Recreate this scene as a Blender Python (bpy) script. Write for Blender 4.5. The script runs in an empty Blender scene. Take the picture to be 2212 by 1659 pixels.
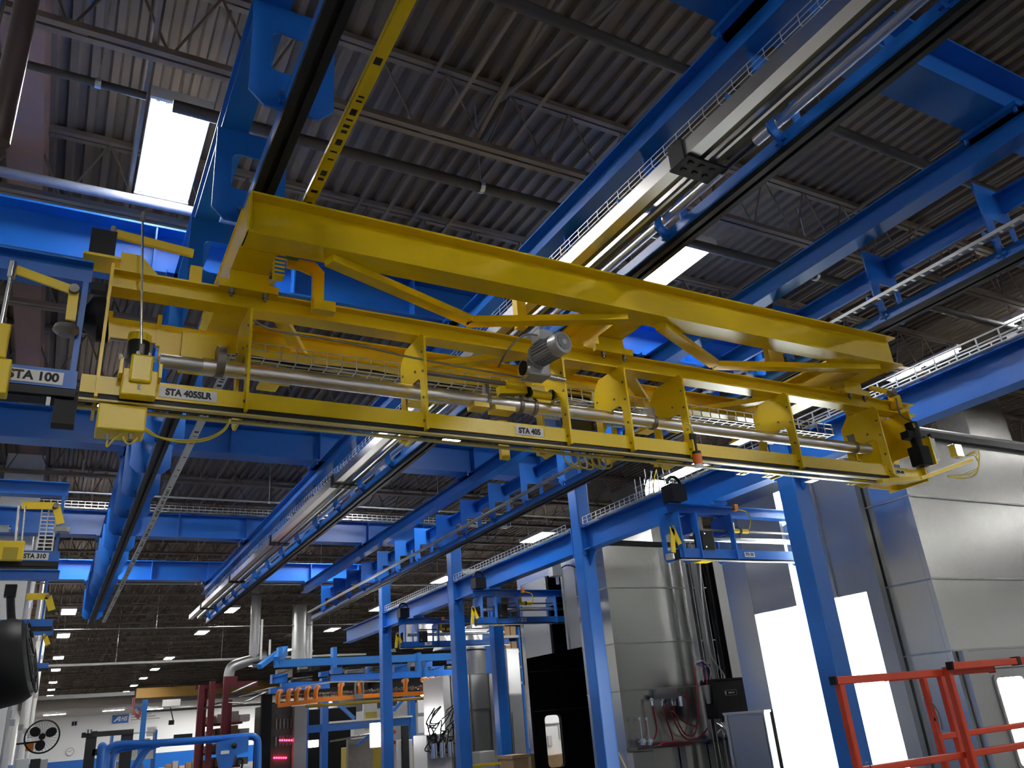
import bpy, math, random
from mathutils import Vector as V, Matrix
from mathutils.geometry import tessellate_polygon
random.seed(4)
COL = bpy.context.scene.collection

EYE = 1.6                      # camera height; Zr below means height above the eye
# ---------------------------------------------------------------- camera
RT = ((.87620831, -.47537513, -.07923055), (.12196895, .37778571, -.91782435), (.46624304, .79454165, .38899999))
FPX = 1722.26
cam_d = bpy.data.cameras.new('camera'); cam = bpy.data.objects.new('camera', cam_d); COL.objects.link(cam)
cam_d.sensor_width = 36; cam_d.lens = 36 * FPX / 2212; cam_d.clip_start = .05; cam_d.clip_end = 400
r_, d_, f_ = (V(a).normalized() for a in RT)
M = Matrix.Identity(4)
for i in range(3):
    M[i][0] = r_[i]; M[i][1] = -d_[i]; M[i][2] = -f_[i]
M[2][3] = EYE
cam.matrix_world = M
bpy.context.scene.camera = cam


def ray(x, y):
    u, w = (x - 1106) / FPX, (y - 829.5) / FPX
    return r_ * u + d_ * w + f_


def PY(x, y, Y):               # where a sight line meets the plane at depth Y
    d = ray(x, y); return V((0, 0, EYE)) + d * (Y / d.y)


def PX(x, y, X):
    d = ray(x, y); return V((0, 0, EYE)) + d * (X / d.x)


def PZ(x, y, Z):
    d = ray(x, y); return V((0, 0, EYE)) + d * ((Z - EYE) / d.z)


# ---------------------------------------------------------------- materials
def mat(name, col, rough=.5, metal=0., noise=0., nscale=8., spec=.5, emit=None, estr=0., bump=0., coat=0., stretch=(1, 1, 1)):
    m = bpy.data.materials.new(name); m.use_nodes = True
    nt = m.node_tree; b = nt.nodes['Principled BSDF']
    b.inputs['Base Color'].default_value = (*col, 1)
    b.inputs['Roughness'].default_value = rough
    b.inputs['Metallic'].default_value = metal; b.inputs['Specular IOR Level'].default_value = spec
    if coat:
        b.inputs['Coat Weight'].default_value = coat; b.inputs['Coat Roughness'].default_value = .15
    if emit:
        b.inputs['Emission Color'].default_value = (*emit, 1); b.inputs['Emission Strength'].default_value = estr
    if noise or bump:
        tc = nt.nodes.new('ShaderNodeTexCoord'); mp = nt.nodes.new('ShaderNodeMapping')
        mp.inputs['Scale'].default_value = stretch
        n = nt.nodes.new('ShaderNodeTexNoise'); n.inputs['Scale'].default_value = nscale; n.inputs['Detail'].default_value = 4
        nt.links.new(tc.outputs['Object'], mp.inputs['Vector']); nt.links.new(mp.outputs['Vector'], n.inputs['Vector'])
        if noise:
            mx = nt.nodes.new('ShaderNodeMix'); mx.data_type = 'RGBA'
            mx.inputs['A'].default_value = (*[c * (1 - noise) for c in col], 1)
            mx.inputs['B'].default_value = (*[min(1, c * (1 + noise)) for c in col], 1)
            nt.links.new(n.outputs['Fac'], mx.inputs['Factor']); nt.links.new(mx.outputs['Result'], b.inputs['Base Color'])
            mr = nt.nodes.new('ShaderNodeMapRange')
            mr.inputs['To Min'].default_value = max(.02, rough - noise * .35); mr.inputs['To Max'].default_value = min(1, rough + noise * .35)
            nt.links.new(n.outputs['Fac'], mr.inputs['Value']); nt.links.new(mr.outputs['Result'], b.inputs['Roughness'])
        if bump:
            bp = nt.nodes.new('ShaderNodeBump'); bp.inputs['Strength'].default_value = bump; bp.inputs['Distance'].default_value = .02
            nt.links.new(n.outputs['Fac'], bp.inputs['Height']); nt.links.new(bp.outputs['Normal'], b.inputs['Normal'])
    return m


BLUE = mat('blue_paint', (.011, .135, .52), .36, noise=.05, nscale=3)
BLUE2 = mat('light_blue_paint', (.02, .20, .62), .45)
YEL = mat('yellow_paint', (.92, .635, .004), .31, noise=.04, nscale=4)
ORG = mat('orange_paint', (.85, .23, .01), .45)
RED = mat('red_paint', (.62, .055, .015), .45, noise=.1, nscale=10)
MAR = mat('maroon_paint', (.22, .03, .04), .6, noise=.15)
DECK = mat('roof_deck_paint', (.135, .103, .077), .7, noise=.16, nscale=1.2, stretch=(1, .15, 1))
JOIST = mat('roof_steel', (.19, .148, .115), .7, noise=.15, nscale=5)
PIPE = mat('dark_pipe_paint', (.05, .043, .04), .6)
GALV = mat('galvanized_sheet', (.60, .61, .59), .25, 1., noise=.05, nscale=1.3)
GALVD = mat('dull_galvanized', (.44, .45, .45), .45, .95, noise=.06, nscale=3)
ALU = mat('aluminium', (.78, .77, .75), .33, 1.)
WIRE = mat('zinc_wire', (.82, .84, .85), .35, .8)
CHR = mat('polished_steel', (.8, .8, .8), .18, 1.)
BLK = mat('black_plastic', (.008, .008, .009), .5, spec=.25)
BLKM = mat('black_steel', (.012, .013, .015), .5, spec=.3)
DARK = mat('dark_lining', (.008, .009, .01), .7, spec=.2)
STEEL = mat('dirty_steel', (.22, .2, .18), .45, .7, noise=.25, nscale=9)
GREY = mat('grey_casting', (.36, .36, .35), .45, .3)
LGREY = mat('light_grey_paint', (.55, .56, .55), .5)
WHITE = mat('white_paint', (.8, .8, .77), .55)
WHITEP = mat('white_panel', (.85, .86, .86), .45)
TAN = mat('tan_paint', (.50, .45, .38), .6, noise=.06)
PINK = mat('primer_brown', (.27, .16, .13), .7, noise=.12)
LABEL = mat('label_film', (.82, .82, .80), .35)
INK = mat('black_ink', (.008, .008, .008), .6)
CABLE = mat('yellow_cable', (.62, .48, .03), .45)
REDH = mat('red_hose', (.45, .02, .05), .4)
BLUH = mat('blue_hose', (.03, .05, .6), .4)
FLOOR = mat('floor_concrete', (.11, .105, .097), .45, noise=.15, nscale=.7)
CARD = mat('cardboard', (.42, .28, .15), .8, noise=.12)
GREEN = mat('green_plastic', (.02, .22, .09), .4)
LENS = mat('amber_lens', (.85, .18, .02), .25)
GLASSD = mat('smoked_panel', (.015, .017, .02), .12)
DIRT = mat('grimy_steel', (.07, .06, .055), .7, noise=.4, nscale=14)
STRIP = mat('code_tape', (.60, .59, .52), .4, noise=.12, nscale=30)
LAMP = mat('lamp_tubes', (1, 1, 1), .5, emit=(1, .985, .96), estr=72)
LAMPS = mat('booth_tubes', (1, 1, 1), .5, emit=(.95, 1, .98), estr=14)
LEDR = mat('red_led', (1, .02, .05), .5, emit=(1, .02, .06), estr=12)
MACHG = mat('machine_green_yellow', (.40, .31, .02), .5)


# ---------------------------------------------------------------- mesh helper
class MB:
    def __init__(s): s.v = []; s.f = []; s.cuts = []

    def add(s, vs, fs):
        s.cuts.append((len(s.v), len(s.f))); o = len(s.v); s.v += [tuple(v) for v in vs]; s.f += [tuple(o + i for i in f) for f in fs]; return s

    def box(s, x0, x1, y0, y1, z0, z1):
        vs = [(x, y, z) for z in (z0, z1) for y in (y0, y1) for x in (x0, x1)]
        return s.add(vs, [(0, 2, 3, 1), (4, 5, 7, 6), (0, 1, 5, 4), (2, 6, 7, 3), (0, 4, 6, 2), (1, 3, 7, 5)])

    def ext(s, poly, p, q, up=(0, 0, 1), holes=()):     # (u right, v up) outline swept from p to q
        p, q = V(p), V(q); d = (q - p).normalized(); up = V(up)
        r = d.cross(up)
        if r.length < 1e-4: r = d.cross(V((0, 1, 0)))
        r.normalize(); w = r.cross(d)
        loops = [list(poly)] + [list(h) for h in holes]
        flat = [pt for l in loops for pt in l]; n = len(flat)
        vs = [p + r * u + w * t for u, t in flat] + [q + r * u + w * t for u, t in flat]
        fs = []
        for t in tessellate_polygon([[V((u, t_, 0)) for u, t_ in l] for l in loops]):
            fs.append(tuple(t)); fs.append(tuple(n + i for i in reversed(t)))
        o = 0
        for l in loops:
            k = len(l)
            for i in range(k):
                j = (i + 1) % k; fs.append((o + i, o + j, n + o + j, n + o + i))
            o += k
        return s.add(vs, fs)

    def bar(s, p, q, w, h, up=(0, 0, 1)):
        return s.ext([(-w / 2, -h / 2), (w / 2, -h / 2), (w / 2, h / 2), (-w / 2, h / 2)], p, q, up)

    def ibeam(s, p, q, w, h, tf=.012, tw=.009, up=(0, 0, 1)):   # p, q on the bottom centre line
        a, b = w / 2, tw / 2
        return s.ext([(-a, 0), (a, 0), (a, tf), (b, tf), (b, h - tf), (a, h - tf), (a, h), (-a, h), (-a, h - tf), (-b, h - tf), (-b, tf), (-a, tf)], p, q, up)

    def cyl(s, p, q, r, n=14, r2=None, cap=True):
        p, q = V(p), V(q); d = (q - p).normalized(); a = d.orthogonal().normalized(); b = d.cross(a); r2 = r if r2 is None else r2
        ring = [a * math.cos(2 * math.pi * i / n) + b * math.sin(2 * math.pi * i / n) for i in range(n)]
        vs = [p + c * r for c in ring] + [q + c * r2 for c in ring]
        fs = [(i, (i + 1) % n, n + (i + 1) % n, n + i) for i in range(n)]
        if cap: fs += [tuple(range(n))[::-1], tuple(range(n, 2 * n))]
        return s.add(vs, fs)

    def lathe(s, p, q, prof, n=18):                     # prof: (t along p->q, radius)
        p, q = V(p), V(q); d = q - p; u = d.normalized(); a = u.orthogonal().normalized(); b = u.cross(a)
        vs = []
        for t, r in prof:
            for i in range(n):
                an = 2 * math.pi * i / n; vs.append(p + d * t + (a * math.cos(an) + b * math.sin(an)) * r)
        fs = []
        for k in range(len(prof) - 1):
            for i in range(n):
                j = (i + 1) % n; fs.append((k * n + i, k * n + j, k * n + n + j, k * n + n + i))
        fs += [tuple(range(n))[::-1], tuple(range((len(prof) - 1) * n, len(prof) * n))]
        return s.add(vs, fs)

    def tube(s, pts, r, n=6):
        pts = [V(p) for p in pts]; k = len(pts); vs = []; a = None
        for i, p in enumerate(pts):
            d = (pts[min(i + 1, k - 1)] - pts[max(i - 1, 0)]).normalized()
            a = (a - d * a.dot(d)) if a is not None else d.orthogonal()
            if a.length < 1e-5: a = d.orthogonal()
            a.normalize(); b = d.cross(a)
            vs += [p + (a * math.cos(2 * math.pi * j / n) + b * math.sin(2 * math.pi * j / n)) * r for j in range(n)]
        fs = [(i * n + j, i * n + (j + 1) % n, (i + 1) * n + (j + 1) % n, (i + 1) * n + j) for i in range(k - 1) for j in range(n)]
        fs += [tuple(range(n))[::-1], tuple(range((k - 1) * n, k * n))]
        return s.add(vs, fs)

    def sph(s, c, r, n=10, m=6):
        c = V(c)
        return s.lathe(c - V((0, 0, r)), c + V((0, 0, r)), [((1 - math.cos(math.pi * i / m)) / 2, max(.0005, r * math.sin(math.pi * i / m))) for i in range(m + 1)], n)

    def build(s, name, m, parent=None, smooth=False, bevel=0.):
        me = bpy.data.meshes.new(name); off = V((0, 0, 0))
        if parent is None and s.v:
            xs, ys, zs = zip(*s.v); off = V(((min(xs) + max(xs)) / 2, (min(ys) + max(ys)) / 2, min(zs)))
        me.from_pydata([tuple(V(v) - off) for v in s.v], [], s.f); me.update()
        me.materials.append(m)
        if smooth:
            me.shade_smooth()
            try: me.set_sharp_from_angle(angle=math.radians(38))
            except Exception: pass
        o = bpy.data.objects.new(name, me); COL.objects.link(o); o.location = off
        if parent is not None: attach(o, parent)
        if bevel:
            b = o.modifiers.new('bevel', 'BEVEL'); b.width = bevel; b.segments = 2; b.limit_method = 'ANGLE'
        return o


def each(mb, name, m, parent, **k):                    # every added shape becomes a part of its own
    c = mb.cuts + [(len(mb.v), len(mb.f))]; out = []
    for (a, fa), (b, fb) in zip(c, c[1:]):
        q = MB(); q.v = mb.v[a:b]; q.f = [tuple(i - a for i in f) for f in mb.f[fa:fb]]; out.append(q.build(name, m, parent, **k))
    return out


def abs_loc(o):
    l = o.location.copy()
    while o.parent is not None:
        l += o.matrix_parent_inverse.translation; o = o.parent; l += o.location
    return l


def attach(o, parent):
    o.parent = parent; o.matrix_parent_inverse = Matrix.Translation(-abs_loc(parent)); return o


def tag(o, label, cat, group=None, kind=None):
    o['label'] = label; o['category'] = cat
    if group: o['group'] = group
    o['kind'] = kind or 'thing'
    return o


def struct(o, label=None, cat=None):
    o['kind'] = 'structure'
    if label: o['label'] = label
    if cat: o['category'] = cat
    return o


def thing(name, label, cat, loc=(0, 0, 0), group=None):
    o = bpy.data.objects.new(name, None); COL.objects.link(o); o.location = loc; o.empty_display_size = .2
    return tag(o, label, cat, group)


def dup(root, delta, label=None, group=None):
    r = root.copy(); COL.objects.link(r); r.location = root.location + V(delta)
    if label: r['label'] = label
    if group: r['group'] = group
    for ch in root.children:
        c = ch.copy(); COL.objects.link(c); c.parent = r; c.matrix_parent_inverse = ch.matrix_parent_inverse.copy()
        for g in ch.children:
            d = g.copy(); COL.objects.link(d); d.parent = c; d.matrix_parent_inverse = g.matrix_parent_inverse.copy()
    return r


def text(body, p, size, parent, m=INK, xdir=(1, 0, 0), up=(0, 0, 1), name='lettering', align='CENTER', bold=.0, sx=1., shear=0.):
    c = bpy.data.curves.new(name, 'FONT'); c.body = body; c.size = size; c.align_x = align; c.align_y = 'CENTER'; c.extrude = .0006
    c.shear = shear; c.offset = bold; c.materials.append(m)
    tmp = bpy.data.objects.new(name, c); COL.objects.link(tmp); bpy.context.view_layer.update()
    me = bpy.data.meshes.new_from_object(tmp.evaluated_get(bpy.context.evaluated_depsgraph_get())); bpy.data.objects.remove(tmp)
    if not me.materials: me.materials.append(m)
    o = bpy.data.objects.new(name, me); COL.objects.link(o)
    x = V(xdir).normalized(); u = V(up).normalized(); n = x.cross(u)
    mm = Matrix(((x.x * sx, u.x, n.x, p[0]), (x.y * sx, u.y, n.y, p[1]), (x.z * sx, u.z, n.z, p[2]), (0, 0, 0, 1)))
    o.parent = parent; o.matrix_parent_inverse = Matrix.Translation(-abs_loc(parent)); o.matrix_basis = mm
    return o


def rect(x0, x1, y0, y1): return [(x0, y0), (x1, y0), (x1, y1), (x0, y1)]


def rrect(x0, x1, y0, y1, r, k=3):
    out = []
    for cx, cy, a in ((x1 - r, y0 + r, -90), (x1 - r, y1 - r, 0), (x0 + r, y1 - r, 90), (x0 + r, y0 + r, 180)):
        for i in range(k + 1):
            t = math.radians(a + 90 * i / k); out.append((cx + r * math.cos(t), cy + r * math.sin(t)))
    return out


def arc(pts, n=6):                                     # Catmull-Rom through points
    pts = [V(p) for p in pts]; out = []
    P = [pts[0]] + pts + [pts[-1]]
    for i in range(1, len(P) - 2):
        a, b, c, d = P[i - 1:i + 3]
        for j in range(n):
            t = j / n
            out.append(.5 * ((2 * b) + (c - a) * t + (2 * a - 5 * b + 4 * c - d) * t * t + (3 * b - a - 3 * c + d) * t ** 3))
    out.append(pts[-1]); return out


ORD = ['first', 'second', 'third', 'fourth', 'fifth', 'sixth', 'seventh', 'eighth', 'ninth', 'tenth', 'eleventh', 'twelfth', 'thirteenth', 'fourteenth', 'fifteenth', 'sixteenth']
# ================================================================ the hall
XP = -.75
XL, XR, YN, YB, ZROOF = -1.7, 27.0, -9.0, 95.0, EYE + 5.3
m = MB().box(XL - .3, XR, YN, YB + 8, -.2, 0); struct(m.build('floor', FLOOR), 'grey concrete shop floor', 'floor')
# corrugated deck: ribs run away from the camera
m = MB(); prof = []
x = XL - .3; per = .155
while x < XR:
    prof += [(x, 0), (x + .055, 0), (x + .075, .042), (x + .135, .042)]; x += per
n = len(prof); ys = [YN, 0, 10, 30, YB + 2]
for y in ys: m.v += [(a, y, ZROOF + b) for a, b in prof]
for k in range(len(ys) - 1):
    m.f += [(k * n + i, k * n + n + i, k * n + n + i + 1, k * n + i + 1) for i in range(n - 1)]
struct(m.build('ceiling', DECK), 'ribbed steel roof deck', 'ceiling')
m = MB().box(XL - .3, XR, YN, YB + 2, ZROOF + .12, ZROOF + .25); struct(m.build('ceiling_insulation', DARK), 'roof slab above the ribbed deck', 'ceiling')
# low ceiling over the far end
m = MB().box(XL, XR, 78, YB + 2, EYE + 3.9, EYE + 4.05).box(XL, XR, 77.9, 78.1, EYE + 3.9, ZROOF)
struct(m.build('ceiling_far', TAN), 'beige dropped ceiling at the far end', 'ceiling')
m = MB().box(XL - .25, XL, YN, YB + 2, 1.6, ZROOF + .1); wl = struct(m.build('wall_left', WHITE), 'white wall on the left', 'wall')
m = MB().box(XL - .25, XL + .004, YN, YB + 2, 0, 1.6); m.build('wainscot', BLUE, wl)
m = MB().box(XP - .12, XP + .16, YN, YB, ZROOF - .40, ZROOF + .02); struct(m.build('trim_1', PINK), 'brown primed roof beam running back near the left wall', 'beam')
m = MB().box(XL, XR, YB, YB + .3, 1.55, EYE + 4.0); wb = struct(m.build('wall_back', WHITEP), 'bright white far wall', 'wall')
m = MB().box(XL, XR, YB - .01, YB + .3, 0, 1.55); m.build('wainscot', BLUE, wb)
m = MB().box(XR, XR + .3, YN, YB + 2, 0, ZROOF + .2); wr = struct(m.build('wall_right', mat('reflection_dark_grey', (.06, .06, .065), .7)), 'far right wall, white below and dark above to shape booth reflections', 'wall')
MB().box(XR - .02, XR, YN, YB, 0, 3.7).build('reflection_dado', WHITEP, wr)  # white low and dark above: tones set to grade the booth front's reflection
m = MB().box(XL - .3, XR + .3, YN - .3, YN, 0, ZROOF + .2); struct(m.build('wall_front', WHITEP), 'unseen wall behind the viewer, white to brighten booth reflections', 'wall')  # white and set close so the booth fronts reflect something bright

# ---------------------------------------------------------------- open-web roof joists
JB, JT = EYE + 4.52, ZROOF
def joist_parts(root, Y, x0, x1):
    m = MB()
    for s in (-1, 1): m.bar((x0, Y + s * .034, JT - .0265), (x1, Y + s * .034, JT - .0265), .05, .052)
    m.build('top_chord', JOIST, root)
    m = MB()
    for s in (-1, 1): m.bar((x0, Y + s * .036, JB + .025), (x1, Y + s * .036, JB + .025), .05, .05)
    k = x0
    while k < x1: m.box(k, k + .1, Y - .04, Y + .04, JB + .01, JB + .04); k += 1.27
    m.build('bottom_chord', JOIST, root)
    m = MB(); k = x0
    while k < x1 - .63:
        m.cyl((k, Y, JB + .03), (k + .315, Y, JT - .03), .011, 6, cap=False).cyl((k + .315, Y, JT - .03), (k + .63, Y, JB + .03), .011, 6, cap=False); k += .63
    m.build('web', JOIST, root)
G_J = 'open web roof joists under the deck'
LJ = 'brown open-web bar joist crossing under the ribbed roof deck'
j0 = thing('roof_joist', LJ, 'roof joist', (10, 4.8, JB), G_J); joist_parts(j0, 4.8, XL + .04, XR - .1)
for k in range(-6, 36):
    if k: dup(j0, (0, 2.08 * k, 0))
# bridging angles running away from the camera, across the joists
for i, (xa, lab) in enumerate(((.1, 'thin dark bridging angle nearest the left wall'), (2.3, 'thin dark bridging angle left of the middle lights'), (2.93, 'second thin dark bridging angle left of the middle lights'), (7.7, 'thin dark bridging angle right of the middle lights'), (8.4, 'second thin dark bridging angle right of the middle lights'), (13.2, 'thin dark bridging angle far on the right'))):
    m = MB().box(xa, xa + .03, -1.2, 77, JT - .075, JT - .053).box(xa, xa + .03, -1.2, 77, JB + .052, JB + .062)
    tag(m.build('roof_bridging', JOIST), lab + ' across the roof joists', 'bridging', 'roof bridging')
m = MB().bar((2.66, 4.82, JB + .08), (2.75, 2.74, JT - .09), .035, .035).bar((2.98, 4.85, JT - .09), (3.02, 2.76, JB + .08), .03, .03)
tag(m.build('cross_brace', JOIST), 'slanting pale brace between two joists above the yellow girder', 'brace')

# ---------------------------------------------------------------- pipes along the roof (run left to right)
def hpipe(Y, Z, r, x0, x1, lab, hangers, mt=PIPE, grp='roof pipes'):
    t = thing('sprinkler_pipe', lab, 'pipe', (0, Y, Z), grp)
    MB().cyl((x0, Y, Z), (x1, Y, Z), r, 12).build('pipe', mt, t, smooth=True)
    for hx in hangers:
        MB().cyl((hx - .02, Y, Z), (hx + .02, Y, Z), r + .008, 12).cyl((hx, Y, Z + r - .004), (hx, Y, ZROOF), .006, 6).build('hanger', WIRE, t)
    return t
hpipe(5.1, EYE + 4.38, .048, .3, XR, 'dark sprinkler pipe right behind the yellow girder', (2.85, 7.1, 11))
hpipe(3.26, EYE + 4.4, .045, XL, XR, 'dark sprinkler pipe overhead nearest the viewer', (1, 5.2, 9.5))
hpipe(6.42, EYE + 4.4, .045, XL, 1.9, 'blue-grey pipe under the deck left of the big lamp', (.85,), mat('blue_grey_pipe', (.16, .17, .21), .4))
hpipe(5.2, EYE + 4.49, .03, XL, .12, 'thin dark conduit running from the left to the big lamp', (-.2,))
for k, Y in enumerate((14.2, 22.4, 30.9)):
    hpipe(Y, EYE + 3.95, .018, XL, 11, 'thin grey conduit crossing under the far joists, %s from the front' % ORD[k], (3.1, 6.4), GALVD, 'far roof pipes')
hpipe(34.9, EYE + 3.2, .045, XL, 12, 'long white pipe just beyond the ends of the blue runways', (2.2, 6), WHITE, 'far roof pipes')

# ---------------------------------------------------------------- fluorescent ceiling lights
ZL = EYE + 4.5
def make_light(lab, x, y):
    t = thing('ceiling_light', lab, 'ceiling light', (x, y, ZL), 'fluorescent ceiling lights')
    w, l = .21, .62
    m = MB().ext([(-w - .01, .0), (-w + .03, .09), (w - .03, .09), (w + .01, 0), (w + .004, -.002), (w - .035, .082), (-w + .035, .082), (-w - .004, -.002)], (x, y - l, ZL + .01), (x, y + l, ZL + .01))
    m.box(x - w - .012, x + w + .012, y - l - .03, y - l, ZL, ZL + .1).box(x - w - .012, x + w + .012, y + l, y + l + .03, ZL, ZL + .1)
    m.build('housing', WHITEP, t)
    for k in range(6):
        xx = x - .165 + .066 * k; MB().cyl((xx, y - l + .04, ZL + .025), (xx, y + l - .04, ZL + .025), .019, 6).build('lamp_tube', LAMP, t)
    for sg in (-1, 1):
        m = MB().box(x - .19, x + .19, *sorted((y + sg * (l - .018), y + sg * (l - .005))), ZL + .012, ZL + .042)
        for k in range(6):
            xx = x - .165 + .066 * k; m.box(xx - .012, xx + .012, *sorted((y + sg * (l - .04), y + sg * (l - .012))), ZL + .012, ZL + .04)
        m.build('lamp_holder', LGREY, t)
    MB().box(x - .117, x - .114, y - .5, y + .5, ZL + .1005, ZL + .103).build('uplight_slot', LAMP, t); MB().box(x + .114, x + .117, y - .5, y + .5, ZL + .1005, ZL + .103).build('uplight_slot', LAMP, t)
    for s in (-1, 1):
        m = MB(); m.cyl((x, y + s * .5, ZL + .09), (x, y + s * .5, ZROOF), .005, 5)
        m.build('hanger', WIRE, t)
    return t
first = None
rowy = {'left': [-6.8, -2.5, 5.85, 12.0, 18.2, 24.9, 30.1, 37, 44.6, 52.2, 59.4, 65.4, 72.5], 'middle': [-6.8, -2.5, 5.72, 11.7, 18.5, 25.2, 30.2, 37.2, 46.4, 53.4, 59.8, 66, 72.6], 'third': [-6.8, -2.5, 12.4, 18.5, 24.7, 31, 38, 46, 54], 'far right': [-6.8, -2.5, 3, 9, 15, 21, 28, 36], 'added outer right': [-6.8, -2.5]}  # lamps behind the viewer are unseen, added to light girder and booth fronts
for row, xx in (('left', .37), ('middle', 5.52), ('third', 11.15), ('far right', 16.8), ('added outer right', 25.2)):  # last row is added to brighten the right wall for booth reflections
    for k, y in enumerate(rowy[row]):
        y = 5.84 + 2.08 * round((y - 5.84) / 2.08)
        lab = 'lit fluorescent light in the %s ceiling row, %s from the front' % (row, ORD[k])
        if row == 'left' and k == 2: lab = 'big glaring fluorescent light at upper left above the blue beam'
        if row == 'middle' and k == 2: lab = 'bright light showing just above the middle of the yellow girder'
        if first is None: first = make_light(lab, xx, y); o0 = V((xx, y, 0))
        else: dup(first, V((xx, y, 0)) - o0, lab)
for k, (x, y) in enumerate(((2.6, 86), (15.5, 86.5), (.9, 84.5))):
    lab = ('long strip light under the dropped far ceiling, left one', 'long strip light under the dropped far ceiling, right one', 'strip light under the dropped far ceiling')[k]
    x = PZ((118, 245, 330)[k], (1544, 1535, 1532)[k], EYE + 3.8); 
    t = thing('strip_light', lab + (' behind the blue mast' if k == 2 else ''), 'strip light', x, 'far strip lights')
    MB().box(x.x - .9, x.x + .9, x.y - .3, x.y + .3, x.z + .02, EYE + 3.898).build('housing', WHITEP, t)
    MB().box(x.x - .85, x.x + .85, x.y - .25, x.y + .25, x.z - .01, x.z + .02).build('diffuser', LAMP, t)

for k in range(5):  # extra strips, mostly hidden, added to brighten the far wall
    dup(t, (3.2 + 3.4 * k, 2.5, 0), 'strip light added under the dropped far ceiling to brighten the far wall')
for k, (pa, pb) in enumerate((((1926, 824), (1986, 797)), ((2000, 790), (2068, 760)), ((2173, 703), (2260, 664)), ((2190, 738), (2270, 702)))):
    a, b = PZ(*pa, ZL), PZ(*pb, ZL)
    t = thing('strip_light', ('farther thin strip light behind the right end of the yellow girder', 'nearer thin strip light behind the right end of the yellow girder', 'left thin strip light at the right edge above the white wire tray', 'right thin strip light at the right edge above the white wire tray')[k], 'strip light', a, 'thin strip lights at right')
    MB().box(a.x - .035, a.x + .035, b.y, a.y, ZL, ZL + .03).build('diffuser', LAMP, t); MB().box(a.x - .05, a.x + .05, b.y - .05, a.y + .05, ZL + .03, ZL + .1).build('housing', WHITEP, t)
# ---------------------------------------------------------------- blue columns and cross beams
def column(x, y, w, z, lab):
    t = thing('steel_column', lab, 'column', (x, y, 0), 'blue columns')
    e = w / 2
    MB().ext(rrect(-e, e, -e, e, .02), (x, y, 0), (x, y, z), (0, 1, 0)).build('shaft', BLUE, t)
    MB().box(x - e - .09, x + e + .09, y - e - .09, y + e + .09, 0, .025).build('base_plate', BLUE, t)
    MB().box(x - e - .04, x + e + .04, y - e - .04, y + e + .04, z - .02, z).build('cap_plate', BLUE, t)
    return t
ZX = EYE + 3.46
for y, lab in ((6.08, 'blue square column nearest the viewer, in front of the glowing booth'), (10.36, 'blue square column left of the dark booth doorway corner'), (15.13, 'blue square column between the orange guard and the galvanized drum'), (19.27, 'blue square column farthest in the row, right of the orange conveyor')):
    column(7.12, y, .24, ZX, lab)
column(8.43, 15.95, .24, EYE + 2.62, 'blue square column under the second hanging blue carrier')
for y, lab in ((2.07, 'deep blue cross beam overhead at the upper right'), (6.08, 'deep blue cross beam seen behind the yellow frame'), (10.36, 'deep blue cross beam below the yellow track'), (15.13, 'blue cross beam carrying a wire tray, beyond the yellow track'), (19.27, 'blue cross beam farthest from the viewer, near the runway ends')):
    t = thing('cross_beam', lab, 'beam', (3, y, ZX), 'blue cross beams')
    MB().ibeam((XL + .08, y, ZX), (7.24 if y > 3 else 8.2, y, ZX), .27, .42, .018, .012).build('girder', BLUE, t)
    for k in range(7 if y > 3 else 3):
        x = -.02 + 1.1 * k + (.35 if y > 3 else 1.7)
        if y > 7: x = .55 + 1.17 * k
        if x < 7: MB().box(x, x + .012, y - .132, y + .132, ZX + .018, ZX + .402).build('stiffener', BLUE, t)

# ---------------------------------------------------------------- wire baskets
def basket(a, b, w, h, lab, step=.1, wire=.0035, cables=(), up=True):
    a, b = V(a), V(b); d = b - a; L = d.length; d.normalize(); s = d.cross(V((0, 0, 1))).normalized(); z = V((0, 0, 1))
    t = thing('wire_tray', lab, 'cable tray', a, 'wire cable trays')
    m = MB()
    for k in range(5):
        o = s * (w * (k / 4 - .5)); m.bar(a + o, b + o, wire * 2, wire * 2)
    for sd in (-.5, .5):
        for q in (.5, 1): m.bar(a + s * w * sd + z * h * q, b + s * w * sd + z * h * q, wire * 2, wire * 2)
    n = int(L / step)
    for k in range(n + 1):
        p = a + d * (L * k / max(1, n))
        m.bar(p - s * w / 2, p + s * w / 2, wire * 2, wire * 2)
        for sd in (-.5, .5): m.bar(p + s * w * sd, p + s * w * sd + z * h, wire * 2, wire * 2, up=d)
    m.build('wire_mesh', WIRE, t)
    for k, (off, r, mt) in enumerate(cables):
        pts = [a + d * (L * i / 24) + s * (off + .012 * math.sin(i * 1.7 + k)) + z * (r + .006) for i in range(25)]
        MB().tube(pts, r, 6).build('cable', mt, t, smooth=True)
    return t
CB = ((-.06, .012, WHITE), (-.02, .01, CABLE), (.02, .012, LGREY), (.06, .01, BLK))
basket((-.5, 15.0, ZX + .43), (8.4, 15.0, ZX + .43), .22, .1, 'silver wire tray lying along the fourth cross beam', cables=CB)
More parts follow.
